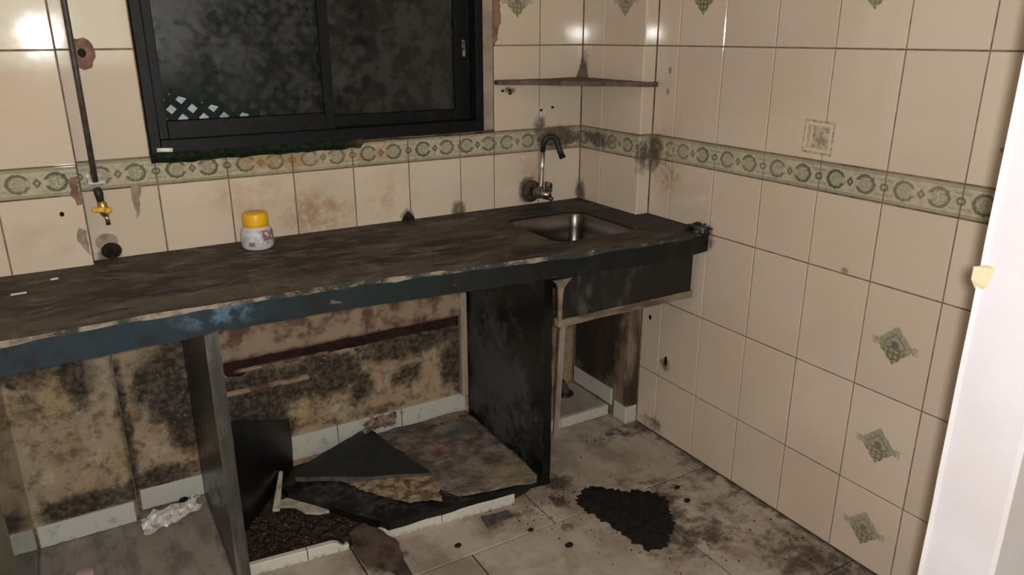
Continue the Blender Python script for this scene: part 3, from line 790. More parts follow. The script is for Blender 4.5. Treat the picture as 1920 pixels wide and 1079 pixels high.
# front sash on the left, back sash on the right
for nm, xa, xb, ya, yb_, zb, wl, wr, pm in (('left_sash', -1.561, -1.034, .103, .133, 1.238, .026, .031, 'pane_mottled'), ('right_sash', -1.062, -.519, .140, .170, 1.224, .030, .058, 'pane_dark')):
    s = wpart('sash', (xa, xa + wl), (ya, yb_), (1.186, 2.115), M['frame']); s['label'] = ('mottled' if 'left' in nm else 'dark') + ' glazed sliding sash'
    def sp(name, x, y, z, mat):
        o = box(name, x, y, z, mat, None, .0015, rel=win.location); o.parent = s; return o
    sp('stile', (xb - wr, xb), (ya, yb_), (1.186, 2.115), M['frame'])
    sp('bottom_rail', (xa + wl, xb - wr), (ya, yb_), (1.186, zb), M['frame'])
    sp('top_rail', (xa + wl, xb - wr), (ya, yb_), (2.06, 2.115), M['frame'])
    sp('pane', (xa + wl, xb - wr), ((ya + yb_) / 2 - .002, (ya + yb_) / 2 + .002), (zb, 2.06), M[pm])
wpart('latch', (-.552, -.540), (.128, .140), (1.40, 1.46), M['grime_chrome'])
# sill: mossy mortar lip under the frame
def sill():
    bm = bmesh.new(); n = 90; R_ = []
    for i in range(n + 1):
        x = -1.593 + (1.593 - .448) * i / n
        left = x < -.95
        zt = 1.150 if left else 1.149
        zb = (1.119 if left else 1.137) + .006 * nz(x, 0, 22, 3) + .003 * nz(x, 0, 60, 4)
        yf = (.084 if left else .092) + .004 * nz(x, 1, 25, 6)
        R_.append([bm.verts.new((x, .185, zt)), bm.verts.new((x, yf + .004, zt)), bm.verts.new((x, yf, (zt + zb) / 2)), bm.verts.new((x, .0985, zb)), bm.verts.new((x, .185, 1.140))])
    for A, B in zip(R_, R_[1:]):
        for k in range(5): bm.faces.new((A[k], A[(k + 1) % 5], B[(k + 1) % 5], B[k]))
    bm.faces.new(R_[0]); bm.faces.new(R_[-1]); bmesh.ops.recalc_face_normals(bm, faces=bm.faces)
    for v in bm.verts: v.co -= win.location
    return from_bm('sill', bm, M['sill'], win)
sill()
# outside the window: lattice, pale board added as light, added dark wall and roof
lat = thing('lattice_screen', 'dark green diagonal lattice screen outside behind the mottled left pane', 'lattice', (-1.25, .42, .9))
cx_, cz_, hw, hh = -1.25, 1.5, .45, .6
def slat(s, k):
    # slat with direction (1, s): z = s*1.0*(x) + k, clipped to the screen
    pts = []
    x0, x1 = -hw, hw
    sl = s * .95
    xa = max(x0, min((-hh - k) / sl, (hh - k) / sl)); xb = min(x1, max((-hh - k) / sl, (hh - k) / sl))
    if xb - xa < .04: return
    a = Vector((xa, 0, sl * xa + k)); b = Vector((xb, 0, sl * xb + k)); d = (b - a).normalized(); nn = Vector((-d.z, 0, d.x))
    bm = bmesh.new(); w = .0105; yo = .006 * s
    v = []
    for yy in (yo - .004, yo + .004):
        for p, q in ((a, -1), (b, -1), (b, 1), (a, 1)):
            c = p + nn * w * q; v.append(bm.verts.new((c.x, yy, c.z + .6)))
    for f in ((0, 1, 2, 3), (7, 6, 5, 4), (0, 4, 5, 1), (1, 5, 6, 2), (2, 6, 7, 3), (3, 7, 4, 0)): bm.faces.new([v[i] for i in f])
    bmesh.ops.recalc_face_normals(bm, faces=bm.faces)
    from_bm('slat', bm, M['lattice'], lat)
for s in (1, -1):
    k = -1.0
    while k < 1.0:
        slat(s, k); k += .062
pb = box('pale_light_board', (-1.80, -1.16), (.56, .585), (.0, 1.39), M['pale_light_board'], None, .004)  # added board, its pale colour imitates light behind the lattice
bmr = pb.data
for v in bmr.vertices:       # sloping top, outlines the imitated light
    if v.co.z > 1.3: v.co.z -= max(0, (v.co.x + 1.62)) * .44
tag(pb, 'added pale board standing in for light outside the lower left of the mottled pane', 'board')
struct(box('view_blocker_wall', (-3.3, 1.2), (1.3, 1.4), (-.1, 3.2), M['dark_out']))  # added wall, hides the bright world so the panes look dark
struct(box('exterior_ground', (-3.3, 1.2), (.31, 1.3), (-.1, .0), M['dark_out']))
struct(box('sky_blocker_roof', (-3.3, 1.2), (.30, 1.4), (3.2, 3.25), M['dark_out']))  # added unseen roof, keeps sky light out behind the window

# ------------------------------------------------------------------ worktop
def front_y(x):
    P = [(-3.3, -.50), (-2.0, -.497), (-1.72, -.478), (-1.26, -.488), (-.8, -.538), (-.3, -.586), (-.1, -.585), (0, -.565)]
    for (a, ya), (b, yb_) in zip(P, P[1:]):
        if x <= b: return ya + (yb_ - ya) * (x - a) / (b - a)
    return P[-1][1]
def rrect(x0, y0, x1, y1, r, n=6, skew=(0, 0)):
    out = []
    for cx, cy, a0 in ((x1 - r, y1 - r, 0), (x0 + r, y1 - r, 90), (x0 + r, y0 + r, 180), (x1 - r, y0 + r, 270)):
        for k in range(n + 1):
            a = R(a0 + 90 * k / n); X, Y = cx + r * math.cos(a), cy + r * math.sin(a); out.append((X + skew[0] * (Y), Y + skew[1] * X))
    return out
HX0, HX1, HY0, HY1 = -.520, -.196, -.437, -.090
def counter():
    bm = bmesh.new()
    xs = []; x = -3.28
    while x < -.004: xs.append(x); x += .012
    xs.append(-.003)
    hole = rrect(HX0, HY0, HX1, HY1, .045)
    def chip(x): return .004 + .010 * max(0, nz(x, 0, 9, 1) + .35) + .006 * max(0, nz(x, 0, 31, 2))
    def lump(x): return .0
    front_top = [(x, front_y(x) + chip(x)) for x in xs]
    front_bot = [(x, front_y(x) + .0012 * nz(x, 0, 20, 8)) for x in xs]
    back = [(-.003, YPF - .002), (XP - .002, YPF - .002), (XP - .002, YB - .003), (-1.783, YB - .003), (-1.783, YP - .002), (-3.28, YP - .002)]
    outer = [Vector(p) for p in front_top] + [Vector(p) for p in back]
    inner = [Vector(p) for p in hole]
    no, ni = len(outer), len(inner)
    ed = [(i, (i + 1) % no) for i in range(no)] + [(no + i, no + (i + 1) % ni) for i in range(ni)]
    vo, eo, fo, ov, _, _ = delaunay_2d_cdt(outer + inner, ed, [], 1, 1e-7)
    top = [bm.verts.new((v.x, v.y, ZC)) for v in vo]
    nf = len(front_top)
    inn = lambda f: inside(sum((vo[i] for i in f), Vector((0, 0))) / 3, hole)
    tris = [f for f in fo if not inn(f)]
    zb = ZC - .070
    fidx = {}
    for i, v in enumerate(vo):
        if ov[i]: fidx[i] = ov[i][0]
    bot = []
    for i, v in enumerate(vo):
        k = fidx.get(i, -1)
        if 0 <= k < nf: bot.append(bm.verts.new((front_bot[k][0], front_bot[k][1], zb - (.006 if v.x < -1.6 else 0) + .002 * nz(v.x, 3, 15, 4))))
        else: bot.append(bm.verts.new((v.x, v.y, zb)))
    cnt = {}
    for f in tris:
        f = list(f); a, b, c = (vo[i] for i in f)
        if (b - a).cross(c - a) < 0: f.reverse()
        bm.faces.new([top[i] for i in f]).material_index = 0
        bm.faces.new([bot[i] for i in reversed(f)]).material_index = 1
        for i in range(3):
            e = (f[i], f[(i + 1) % 3])
            if (e[1], e[0]) in cnt: cnt.pop((e[1], e[0]))
            else: cnt[e] = 1
    mid = {}
    def mv(i):
        if i not in mid:
            k = fidx.get(i, -1)
            x, y = front_bot[k]; mid[i] = bm.verts.new((x, y, ZC - .005 - .9 * chip(x) * .8))
        return mid[i]
    for a, b in cnt:
        ka, kb = fidx.get(a, -1), fidx.get(b, -1)
        if 0 <= ka < nf and 0 <= kb < nf:
            A, B = mv(a), mv(b)
            bm.faces.new((top[a], A, B, top[b])).material_index = 2
            bm.faces.new((A, bot[a], bot[b], B)).material_index = 1
        else: bm.faces.new((top[a], bot[a], bot[b], top[b])).material_index = 1
    o = from_bm('worktop', bm, M['top']); o.data.materials.append(M['edge']); o.data.materials.append(M['chip'])
    return o
worktop = counter()
tag(worktop, 'long dusty black stone worktop with worn teal front edge along the back wall', 'worktop')
# lump of cement at the right-hand end of the worktop
def blobmesh(name, c, r, mat, parent=None, seed=1, amp=.35, sub=3, sc=2.2):
    bm = bmesh.new(); bmesh.ops.create_icosphere(bm, subdivisions=sub, radius=1)
    for v in bm.verts:
        k = 1 + amp * noise.noise(v.co * sc + Vector((seed * 5.1, seed, 0)))
        v.co = Vector((v.co.x * r[0] * k, v.co.y * r[1] * k, v.co.z * r[2] * k)) + Vector(c)
    return from_bm(name, bm, mat, parent, True)
lump = blobmesh('cement_lump', (-.032, -.545, ZC + .006), (.030, .040, .018), M['black'], worktop, 4, .7, 3, 2.6)
lump['label'] = 'blackened cement lump at the worktop end'

# supports below it
def upright(name, x0, x1, label, y0=-.45, y1=None, mat='black', side='panel_front'):
    y1 = YB - .012 if y1 is None else y1
    bm = bmesh.new(); ny, nzz = 14, 20
    abox(bm, x0, x1, y0, y1, .0, .776)
    bmesh.ops.subdivide_edges(bm, edges=[e for e in bm.edges if abs(e.verts[0].co.z - e.verts[1].co.z) > .5], cuts=30)
    r = random.Random(hash(name) % 99 + int(-x0 * 100))
    for v in bm.verts:
        if abs(v.co.y - y0) < 1e-4 and .01 < v.co.z < .77: v.co.y += .004 * nz(v.co.z, x0, 12, 3); v.co.x += .0015 * nz(v.co.z, v.co.x, 20, 9)
    for f in bm.faces:
        if abs(f.calc_center_median().y - y0) < .008: f.material_index = 1
    o = from_bm(name, bm, M[mat]); o.data.materials.append(M[side])
    return tag(o, label, 'support panel')
upright('support_panel', -1.586, -1.551, 'upright stone panel with worn grey front edge, left of the rubbish filled bay')
upright('support_panel', -.579, -.547, 'upright dusty black stone panel between the rubbish filled bay and the sink bay', side='black_clean')
upright('support_panel', -2.100, -2.066, 'upright glossy olive stone panel at the far left under the worktop', mat='polish', side='polish', y1=YP - .012)

# fascia under the sink
fas = thing('apron_panel', 'scuffed black apron panel hanging under the sink front with wooden batten', 'panel', (-.31, -.53, .64))
bm = bmesh.new(); abox(bm, -.583 + .31, -.042 + .31, -.010, .010, .002, .134)
bmesh.ops.subdivide_edges(bm, edges=[e for e in bm.edges if abs(e.verts[0].co.x - e.verts[1].co.x) > .4], cuts=24)
for v in bm.verts: v.co.z += .003 * nz(v.co.x, v.co.z, 20, 2); v.co.y += .0015 * nz(v.co.x, v.co.z, 12, 5)
from_bm('panel', bm, M['fascia'], fas)
bm = bmesh.new(); abox(bm, -.586 + .31, -.035 + .31, -.014, .012, -.020, .004)
bmesh.ops.subdivide_edges(bm, edges=[e for e in bm.edges if abs(e.verts[0].co.x - e.verts[1].co.x) > .4], cuts=24)
for v in bm.verts: v.co.z += .003 * nz(v.co.x, v.co.y, 16, 7)
from_bm('batten', bm, M['wood'], fas)
bm = bmesh.new(); ring = []
for z, xa, xb in ((-.02, -.588, -.577), (.04, -.587, -.576), (.085, -.588, -.574), (.106, -.590, -.570), (.122, -.597, -.556), (.134, -.612, -.540)):
    ring.append([bm.verts.new((x + .31, y, z)) for x, y in ((xa, -.0145), (xb, -.0145), (xb, -.006), (xa, -.006))])
for A, B in zip(ring, ring[1:]):
    for k in range(4): bm.faces.new((A[k], A[(k + 1) % 4], B[(k + 1) % 4], B[k]))
bm.faces.new(ring[0][::-1]); bm.faces.new(ring[-1]); bmesh.ops.recalc_face_normals(bm, faces=bm.faces)
x_ = from_bm('exposed_edge', bm, M['wood'], fas); x_['label'] = 'pale exposed edge at the left end'

# ------------------------------------------------------------------ sink
sink = thing('sink', 'square stainless steel sink basin set into the worktop corner', 'sink', ((HX0 + HX1) / 2, (HY0 + HY1) / 2, ZC))
def basin():
    bm = bmesh.new(); rings = []
    cx, cy = (HX0 + HX1) / 2, (HY0 + HY1) / 2; w, h = (HX1 - HX0) / 2, (HY1 - HY0) / 2
    prof = [(.010, -.0715), (-.001, -.0715), (-.003, -.010), (-.006, -.012), (-.009, -.03), (-.016, -.10), (-.022, -.165), (-.036, -.180), (-.06, -.184)]
    prof = [(-.0015, -.004), (-.004, -.0055), (-.007, -.012), (-.011, -.06), (-.018, -.150), (-.030, -.172), (-.055, -.180)]
    for d, z in prof:
        rr = max(.02, .045 + d * .3)
        rings.append([bm.verts.new((x, y, z)) for x, y in rrect(-w - d, -h - d, w + d, h + d, rr, 8)])
    for A, B in zip(rings, rings[1:]):
        n = len(A)
        for i in range(n): bm.faces.new((A[i], A[(i + 1) % n], B[(i + 1) % n], B[i]))
    bm.faces.new(rings[-1])
    bmesh.ops.recalc_face_normals(bm, faces=bm.faces)
    return from_bm('basin', bm, M['steel'], sink, True)
basin()
dr = lathe('drain', [(0, .0), (.012, .0), (.014, .003), (.032, .004), (.036, .001), (.036, -.03), (0, -.03)], M['grime_chrome'], sink); dr.location = (0, 0, -.1795)

# ------------------------------------------------------------------ tap above the sink
tap = thing('tap', 'wall mounted chrome swan neck tap with sooty black spout above the sink', 'tap', (-.285, YB, .905))
MY = Matrix.Rotation(R(90), 4, 'X')
lathe('flange', [(.004, .0), (.040, .0), (.042, .006), (.036, .013), (.018, .018), (.0, .018)], M['rusty_flange'], tap, M4=MY)
tube('body', [(-.004, -.012, .0), (.004, -.05, .0), (.012, -.075, .0), (.02, -.10, -.003)], [.018, .019, .018, .013], M['grime_chrome'], tap)
tube('riser', [(.008, -.058, .004), (.009, -.060, .03), (.012, -.060, .095), (.014, -.060, .160)], [.014, .0095, .009, .009], M['chrome'], tap)
arc = [(.014, -.060, .158), (.016, -.062, .185)]
for k in range(9):
    a = R(180 - 150 * k / 8); arc.append((.040 + .024 * math.cos(a), -.064 - .018 * (k / 8), .190 + .022 * math.sin(a)))
arc += [(.070, -.088, .165), (.078, -.096, .138)]
tube('spout', arc, [.0105] * 2 + [.011] * 9 + [.011, .0115], M['black_tube'], tap)
tube('nozzle', [(.0775, -.0955, .140), (.0795, -.0975, .132)], .0125, M['black_clean'], tap)
lathe('collar', [(.0, .0), (.016, .0), (.017, .012), (.013, .02), (.0, .02)], M['chrome'], tap).location = (.008, -.058, -.004)
kb = tube('handle', [(.018, -.07, -.008), (.026, -.085, -.012), (.034, -.10, -.02)], [.014, .011, .008], M['grime_chrome'], tap)
kl = box('lever', (.020, .036), (-.10, -.064), (.008, .045), M['grime_chrome'], tap, .004); 

# ------------------------------------------------------------------ corner shelf
sh = thing('corner_shelf', 'thin brown stone shelf across the tiled corner above the tap', 'shelf', (-.05, .1, 1.31))
P = [(-.395, -.004), (.0 - .009, -.004), (-.009, -.378), (.030, -.385), (.022, -.400), (-.02, -.395), (-.10, -.31), (-.2, -.20), (-.30, -.085), (-.395, -.035)]
slab('slab', jag(P[::-1], .03, .0015, 4), lambda x, y: .012 + .0015 * nz(x, y, 14, 2), .016, M['shelfstone'], sh, grid=.05)
bm = bmesh.new()
for x, y, r in ((-.012, -.010, 0),):
    base = [bm.verts.new(p) for p in ((-.036, -.002, .012), (-.006, -.040, .012), (-.006, -.002, .012))]; tp = bm.verts.new((-.0075, -.0035, .085))
    bm.faces.new(base)
    for i in range(3): bm.faces.new((base[i], base[(i + 1) % 3], tp))
bmesh.ops.recalc_face_normals(bm, faces=bm.faces)
mo = from_bm('mortar_fillet', bm, M['shelfstone'], sh); mo['label'] = 'dark mortar fillet rising up the corner'

# ------------------------------------------------------------------ gas pipe and valve
gp = thing('gas_pipe', 'thin dark vertical pipe with yellow handled valve on the left tiles', 'pipe', (-1.745, .03, 1.0))
tube('pipe', [(.002, -.001, 1.6), (.001, 0, .9), (0, .002, .4), (-.001, 0, .092)], .0075, M['pipe'], gp)
box('clip', (-.020, .024), (.004, .070), (.084, .094), M['skirt'], gp, .002)
tube('nipple', [(-.001, 0, .075), (.002, .0, .06), (.004, 0, .028)], [.0095, .0115, .008], M['black_tube'], gp)
vv = tube('valve', [(.003, 0, .040), (.006, 0, .028), (.007, 0, .008), (.009, 0, -.003)], [.0085, .0125, .0125, .009], M['brass'], gp)
lev = box('lever', (-.022, .028), (-.020, -.012), (.010, .024), M['yellow_paint'], vv, .003)
for v in lev.data.vertices: v.co.z += (-.10) * v.co.x
lathe('lever_nut', [(0, 0), (.009, 0), (.009, .010), (.006, .014), (0, .014)], M['yellow_paint'], vv, 12, M4=MY).location = (.016, -.018, .014)
tube('hose_tail', [(.010, 0, -.002), (.012, 0, -.014), (.013, -.001, -.030)], [.0075, .0055, .0065], M['chrome'], gp)

# ------------------------------------------------------------------ jar
jar = thing('plastic_jar', 'small silver plastic jar with yellow screw lid standing on the worktop', 'jar', (-1.34, -.005, ZC))
jp = [(0, .001), (.040, .001), (.0455, .006), (.0475, .015), (.0475, .040), (.0455, .054), (.040, .066), (.0345, .071), (.033, .078), (0, .078)]
lathe('body', jp, M['jar'], jar, 40)
lathe('printed_wrap', [(.0468, .010), (.0480, .015), (.0480, .040), (.0461, .0535), (.0430, .0615), (.0418, .0615)], M['label'], jar, 40)
lid = [(0, .112), (.034, .112), (.0365, .1095), (.0375, .104)]
for i in range(1): pass
lathe('lid', [(.0335, .0735), (.0372, .0735), (.0378, .078), (.0378, .104), (.0362, .1095), (.033, .112), (0, .112)], M['yellow'], jar, 48)
lathe('lid_ring', [(.034, .068), (.0368, .068), (.0368, .0725), (.034, .0725)], M['yellow'], jar, 40)

# ------------------------------------------------------------------ small things on walls and worktop
st = box('wall_sticker', (-.049, .049), (-.046, .046), (-.0004, .0012), M['sticker'], None, .0004)
st.rotation_euler = Euler((R(90), 0, R(-90))); st.location = (-.0006 - .0006, -.943, 1.203)
st.rotation_euler.rotate_axis('Z', R(-1.5))
tag(st, 'faded square printed sticker on the right tiles above the patterned border', 'sticker')
ch = tube('chalk_piece', [(-1.575, .086, 1.1595), (-1.55, .084, 1.1585), (-1.533, .083, 1.1575)], .0062, M['chalk'], None, 10)
tag(ch, 'short white chalk piece lying on the mossy window sill', 'chalk')
for i, (x, y, l, a) in enumerate(((-1.965, -.14, .034, .15), (-1.885, -.045, .018, .3))):
    f = slab('paint_flake', jag([(x - l / 2, y - .006), (x + l / 2, y - .004), (x + l / 2, y + .006), (x - l / 2, y + .005)], .01, .001, i), lambda X, Y: ZC + .0022, .0021, M['chalk'])
    tag(f, ('larger' if i == 0 else 'smaller') + ' white paint flake on the left end of the worktop', 'flake')

# ------------------------------------------------------------------ kerbs (white tile strips on the floor at the bay fronts)
trim1 = struct(box('trim_1', (-1.549, -.72), (-.40, -.39), (0, .002), M['grout']))
def kerb_y(x): return -.405 + (x + 1.53) * (-.489 + .405) / (-.713 + 1.53)
def kerb(name, x0, x1, par, h=.035, d=.018, broken=0, seed=0):
    bm = bmesh.new(); n = 8; R_ = []
    for i in range(n + 1):
        x = x0 + (x1 - x0) * i / n; y = kerb_y(x); c = 0
        if broken and i >= n - 2: c = .010 * (i - n + 3) * (1 if i % 2 else .6)
        e = .002
        R_.append([bm.verts.new(p) for p in ((x, y, .0), (x, y, h - e - c), (x, y + e, h - c), (x, y + d, h - c), (x, y + d, 0))])
    for A, B in zip(R_, R_[1:]):
        for k in range(5): bm.faces.new((A[k], A[(k + 1) % 5], B[(k + 1) % 5], B[k]))
    bm.faces.new(R_[0]); bm.faces.new(R_[-1]); bmesh.ops.recalc_face_normals(bm, faces=bm.faces)
    return from_bm(name, bm, M['skirt'], par)
kerb('kerb_tile', -1.547, -1.385, trim1); kerb('kerb_tile', -1.382, -1.262, trim1, broken=1)
kerb('kerb_tile', -1.205, -.968, trim1); kerb('kerb_tile', -.965, -.713, trim1)
trim2 = struct(box('trim_2', (-.545, -.064), (-.150, YB - .006), (.0, .034), M['grout']))
for a, b in ((-.545, -.30), (-.30, -.066)):
    put_tile('f', .046, a, b, -.146, YB - .012, M['floor'], trim2, t=.012)
    put_tile('b', -.158, a, b, .0, .046, M['skirt'], trim2, 'kerb_tile', t=.010)

# ------------------------------------------------------------------ in the rubbish filled bay
# loose soil
def soil():
    P = jag([(-1.549, -.392), (-1.21, -.425), (-1.18, -.425), (-.72, -.470), (-.585, -.44), (-.585, .084), (-1.549, .084)], .03, .004, 3)
    z = lambda x, y: .020 + .008 * nz(x, y, 12, 1) + .006 * nz(x, y, 40, 2) + (.006 * nz(x, y, 95, 5) if x < -1.1 else 0)
    o = slab('loose_soil', P, z, .019, M['soil'], None, grid=.012, seed=3)
    o['kind'] = 'stuff'; return tag(o, 'dark loose soil and grit covering the floor of the rubbish filled bay', 'soil')
soil()
def stones(name, n, area, mat, size, z, label, cat, seed):
    r = random.Random(seed); bm = bmesh.new()
    for _ in range(n):
        x, y, zz = area(r)
        s = r.uniform(*size)
        g = bmesh.ops.create_icosphere(bm, subdivisions=1, radius=s)
        for v in g['verts']:
            v.co = Vector((v.co.x * r.uniform(.7, 1.3), v.co.y * r.uniform(.7, 1.3), v.co.z * r.uniform(.4, .8))) + Vector((x, y, zz + s * .35))
    o = from_bm(name, bm, mat); o['kind'] = 'stuff'; return tag(o, label, cat)
stones('grit', 260, lambda r: (r.uniform(-1.53, -1.17), r.uniform(-.385, -.16), .027), M['crumb'], (.0015, .0045), .03, 'scattered brown grit on the soil of the rubbish filled bay', 'grit', 5)

zA = lambda x, y: .057
A = jag([(-1.141, -.452), (-.90, -.468), (-.603, -.490), (-.600, .06), (-1.15, .07), (-1.368, -.09), (-1.360, -.135)], .05, .003, 8)
o = slab('broken_slab', A, zA, .024, M['black'], None, side_mat=M['black_clean'])
tag(o, 'large broken black stone slab lying flat in the bay under the newspaper', 'stone slab')
def znews(x, y):
    return .0605 + .006 * max(0, nz(x, y, 7, 1)) + .0065 * abs(nz(x, y, 15, 2)) + .003 * abs(nz(x, y, 34, 5)) + .006 * max(0, 1 - abs(x + .90) / .05) * .4
NP = [(-.935, -.36), (-.895, -.445), (-.76, -.472), (-.636, -.500), (-.612, -.470), (-.600, -.30), (-.606, -.19), (-.600, .0), (-.603, .072), (-.75, .076), (-.93, .076), (-1.02, .07), (-1.0, -.10), (-.93, -.27)]
o = slab('newspaper', jag(NP, .03, .002, 9), znews, .0012, M['news'], None, grid=.016, seed=2, smooth=True)
tag(o, 'dirty creased newspaper sheet spread over the broken slab beside the black panel', 'newspaper')
def ztorn(x, y): return .0615 + .010 * abs(nz(x, y, 16, 3)) + .006 * abs(nz(x, y, 40, 4))
TP = [(-1.190, -.165), (-1.08, -.15), (-.93, -.22), (-.915, -.300), (-.950, -.438), (-1.005, -.405), (-1.043, -.395), (-1.09, -.335), (-1.126, -.288), (-1.16, -.225)]
o = slab('torn_paper', jag(TP, .012, .005, 10), ztorn, .0012, M['torn'], None, grid=.012, seed=4, smooth=False)
tag(o, 'yellowed torn paper sticking out from under the triangular stone shard', 'paper')
def ztri(x, y): return .088 + (y + .1) * .07 + .0012 * nz(x, y, 15, 1)
TR = [(-1.325, -.098), (-1.12, -.205), (-.918, -.285), (-.935, -.225), (-1.004, .066), (-1.02, .070), (-1.318, -.060)]
o = slab('stone_shard', jag(TR, .03, .003, 11), ztri, .017, M['shard'], None, grid=.06, side_mat=M['grey_shard'])
tag(o, 'triangular dark grey stone shard lying on the newspaper in the bay', 'stone shard')
# crumpled paper between shard and skirting
bm = bmesh.new(); n = 12; g = []
for i in range(n + 1):
    row = []
    for j in range(n + 1):
        u, v = i / n - .5, j / n - .5
        k = 1 - .35 * abs(nz(u, v, 5, 2))
        row.append(bm.verts.new((-.965 + .135 * u * k + .02 * v, .056 + .045 * v * k + .012 * nz(u, v, 9, 3), .112 + .028 * abs(nz(u, v, 6, 4)) + .022 * abs(nz(u, v, 13, 6)) - .02 * abs(u) + .02 * v)))
    g.append(row)
for i in range(n):
    for j in range(n): bm.faces.new((g[i][j], g[i + 1][j], g[i + 1][j + 1], g[i][j + 1]))
ex = bmesh.ops.extrude_face_region(bm, geom=bm.faces[:])
for v in [v for v in ex['geom'] if isinstance(v, bmesh.types.BMVert)]: v.co.z -= .0012
bmesh.ops.recalc_face_normals(bm, faces=bm.faces)
tag(from_bm('crumpled_paper', bm, M['crumple']), 'crumpled wrapper with red print behind the tip of the triangular shard', 'paper')
# leaning black slab
def leaning():
    a = Vector((-1.545, -.262, .026)); b = Vector((-1.292, .062, .026)); dv = (b - a); dv.z = 0; dv.normalize(); ln = Vector((dv.y, -dv.x, 0)) * -.06
    c = a + dv * .440 + (Vector((0, 0, 1)) + ln) * .178; d = a + dv * .01 + (Vector((0, 0, 1)) + ln) * .39
    nrm = (b - a).cross(c - a).normalized(); t = .016; bm = bmesh.new()
    F = [a, a.lerp(b, .35), a.lerp(b, .7), b, b.lerp(c, .5) + dv * .008, c, c.lerp(d, .33), c.lerp(d, .66) + Vector((0, 0, .01)), d]
    f = [bm.verts.new(p) for p in F]; k = [bm.verts.new(p - nrm * t) for p in F]
    bm.faces.new(f); bm.faces.new(k[::-1])
    for i in range(len(F)): bm.faces.new((f[i], k[i], k[(i + 1) % len(F)], f[(i + 1) % len(F)]))
    bmesh.ops.recalc_face_normals(bm, faces=bm.faces)
    for q in bm.faces:
        if len(q.verts) == 4: q.material_index = 1
    o = from_bm('leaning_slab', bm, M['black_clean']); o.data.materials.append(M['panel_front'])
    tag(o, 'glossy black stone offcut standing on edge at the left of the rubbish filled bay', 'stone slab')
leaning()
o = slab('tile_offcut', jag([(-1.40, -.135), (-1.365, -.13), (-1.30, -.20), (-1.262, -.268), (-1.30, -.262), (-1.335, -.235), (-1.355, -.185), (-1.40, -.16)], .03, .002, 13), lambda x, y: .041, .010, M['white_tile'])
tag(o, 'pointed dull white tile offcut poking out from under the broken slab', 'tile offcut')
bm = bmesh.new(); a = Vector((-1.412, -.175, .034)); b = Vector((-1.352, -.02, .075))
d = (b - a).normalized(); s = d.cross(Vector((0, 0, 1))).normalized(); u = s.cross(d)
v = [bm.verts.new(p + s * i * .012 * (1 - .45 * k) + u * j * .006) for k, p in ((0, a), (1, b)) for i, j in ((-1, -1), (1, -1), (1, 1), (-1, 1))]
for f in ((0, 1, 2, 3), (7, 6, 5, 4), (0, 4, 5, 1), (1, 5, 6, 2), (2, 6, 7, 3), (3, 7, 4, 0)): bm.faces.new([v[i] for i in f])
bmesh.ops.recalc_face_normals(bm, faces=bm.faces); bmesh.ops.bevel(bm, geom=bm.edges[:], offset=.003, segments=1, affect='EDGES')
tag(from_bm('tile_strip', bm, M['white_tile']), 'narrow cream tile strip leaning beside the glossy black offcut', 'tile offcut')

# ------------------------------------------------------------------ on the floor
def zf(h): return lambda x, y: h
bs = slab('broken_shard', jag([(-1.255, -.42), (-1.20, -.40), (-1.16, -.455), (-1.135, -.52), (-1.148, -.585), (-1.155, -.685), (-1.20, -.60), (-1.25, -.555), (-1.262, -.50)], .02, .004, 15), lambda x, y: .034 + (y + .50) * .17, .008, M['brown_shard'], None, grid=.04)
tag(bs, 'brown broken shard lying over the gap in the white kerb', 'stone shard')
gs = slab('grey_shard', jag([(-.846, -.50), (-.80, -.512), (-.755, -.515), (-.760, -.552), (-.80, -.548), (-.855, -.562)], .02, .002, 16), zf(.007), .006, M['grey_shard'])
tag(gs, 'small grey brown shard on the floor in front of the kerb end', 'stone shard')
db = lathe('bottle_cap', [(0, .001), (.017, .001), (.019, .003), (.019, .007), (.016, .009), (0, .008)], M['cap'], None, 18); db.location = (-.640, -.690, 0); db.rotation_euler.z = .4
tag(db, 'flat round grey cap lying on the floor left of the soot pile', 'cap')
PB = [(-.685, -.763, .010), (-.745, -.640, .008), (-.215, -.775, .009), (-.975, -.592, .009), (-.19, -.70, .008)]
PL = ['black pebble on the floor between the grey cap and the bottom edge', 'dark pebble on the floor near the grey shard', 'dark lump on the floor just right of the soot pile',
      'dark crumb on the floor by the tile joint near the brown shard', 'dark lump on the floor toward the right wall past the soot pile']
for i, (x, y, s) in enumerate(PB):
    tag(blobmesh('pebble', (x, y, s * .55), (s * 1.3, s, s * .65), M['soot'], None, i + 2, .4, 2), PL[i], 'pebble', 'dark pebbles on the floor')
def sootpile():
    P = [(-.500, -.560), (-.46, -.535), (-.405, -.560), (-.35, -.625), (-.285, -.66), (-.262, -.725), (-.300, -.79), (-.345, -.85), (-.40, -.895), (-.455, -.920), (-.50, -.895), (-.505, -.83), (-.515, -.75), (-.535, -.65), (-.53, -.59)]
    Q = jag(P, .009, .011, 21)
    def h(x, y):
        d = min((Vector((x, y)) - p).length for p in Q)
        return .0015 + min(d / .035, 1) * .010 + .004 * nz(x, y, 25, 3) * min(d / .02, 1)
    o = slab('soot_pile', Q, h, lambda x, y: h(x, y) - .0002, M['soot'], None, grid=.011, seed=9)
    o['kind'] = 'stuff'; tag(o, 'irregular black pile of soot swept up on the marble floor', 'soot')
sootpile()
def around(r):
    while True:
        a = r.uniform(0, 6.283); d = r.gauss(.20, .07)
        x, y = -.40 + d * math.cos(a) * 1.05, -.74 + d * math.sin(a) * 1.15
        if x < -.03: return x, y, 0
def floor_spot(r):
    k = r.random()
    if k < .42: return around(r)
    if k < .66: return (r.gauss(-.60, .09), r.gauss(-.55, .035), 0)
    if k < .82: return (r.uniform(-.28, -.02), r.gauss(-.275, .02), 0)
    return (-.012 - abs(r.gauss(0, .15)), r.uniform(-1.6, -.95), 0)
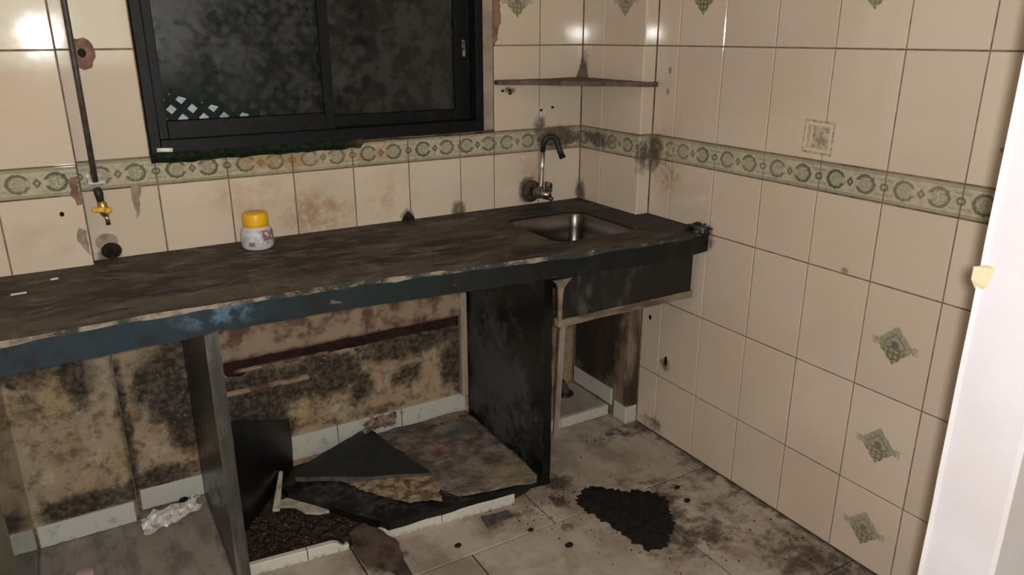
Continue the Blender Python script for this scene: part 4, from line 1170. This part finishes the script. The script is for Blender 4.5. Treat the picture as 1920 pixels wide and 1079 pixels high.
stones('floor_crumbs', 330, floor_spot, M['crumb_dark'], (.0008, .0036), 0, 'dark crumbs scattered over the marble floor round the soot pile', 'crumbs', 6)

# crumpled plastic by the left skirting
bm = bmesh.new(); n = 14; g = []
for i in range(n + 1):
    row = []
    for j in range(n + 1):
        u, v = i / n - .5, j / n - .5
        e = 1 - .5 * abs(nz(u, v, 4, 8))
        row.append(bm.verts.new((-1.695 + .19 * u * e, .008 + (.10 * v + .06 * u) * e, .006 + .030 * abs(nz(u, v, 5, 4)) + .022 * abs(nz(u, v, 11, 6)))))
    g.append(row)
for i in range(n):
    for j in range(n): bm.faces.new((g[i][j], g[i + 1][j], g[i + 1][j + 1], g[i][j + 1]))
ex = bmesh.ops.extrude_face_region(bm, geom=bm.faces[:])
for v in [v for v in ex['geom'] if isinstance(v, bmesh.types.BMVert)]: v.co.z -= .001
bmesh.ops.recalc_face_normals(bm, faces=bm.faces)
tag(from_bm('crumpled_plastic', bm, M['foil']), 'crumpled white plastic scrap on the floor by the left skirting', 'plastic scrap')
o = blobmesh('dark_scrap', (-1.655, .035, .040), (.014, .010, .008), M['soot'], None, 6, .5, 2); tag(o, 'black scrap lying on the crumpled white plastic', 'scrap')
o = lathe('pink_lid', [(0, .0), (.024, .0), (.026, .004), (.025, .012), (.020, .015), (0, .015)], M['pink'], None, 24); o.location = (-1.955, -.155, 0)
tag(o, 'pale pink plastic lid on the floor at the bottom left', 'lid')

# sink bay: waste pipe stub and the loose batten
wp = thing('waste_pipe', 'stub of dark waste pipe on the floor of the sink bay', 'pipe', (-.165, .012, .046))
lathe('socket', [(.0, .0005), (.036, .0005), (.037, .006), (.030, .012), (.024, .010), (.022, .003), (.0, .003)], M['black_tube'], wp, 24)
tube('stub', [(0, .0, .004), (-.004, .004, .03), (-.016, .012, .055)], [.020, .019, .018], M['grey_shard'], wp)
bm = bmesh.new(); a = Vector((-.402, -.135, .047)); b = Vector((-.468, -.30, .618))
a = Vector((-.352, -.195, .001)); b = Vector((-.402, -.30, .56))
d = (b - a).normalized(); s = Vector((1, -.2, 0)).normalized(); u = Vector((.2, 1, 0)).normalized()
v = [bm.verts.new(p + s * i * .0105 + u * j * .006) for p in (a, b) for i, j in ((-1, -1), (1, -1), (1, 1), (-1, 1))]
for f in ((0, 1, 2, 3), (7, 6, 5, 4), (0, 4, 5, 1), (1, 5, 6, 2), (2, 6, 7, 3), (3, 7, 4, 0)): bm.faces.new([v[i] for i in f])
bmesh.ops.recalc_face_normals(bm, faces=bm.faces)
tag(from_bm('loose_batten', bm, M['wood_v']), 'thin pale wooden batten leaning in the sink bay beside the black panel', 'batten')
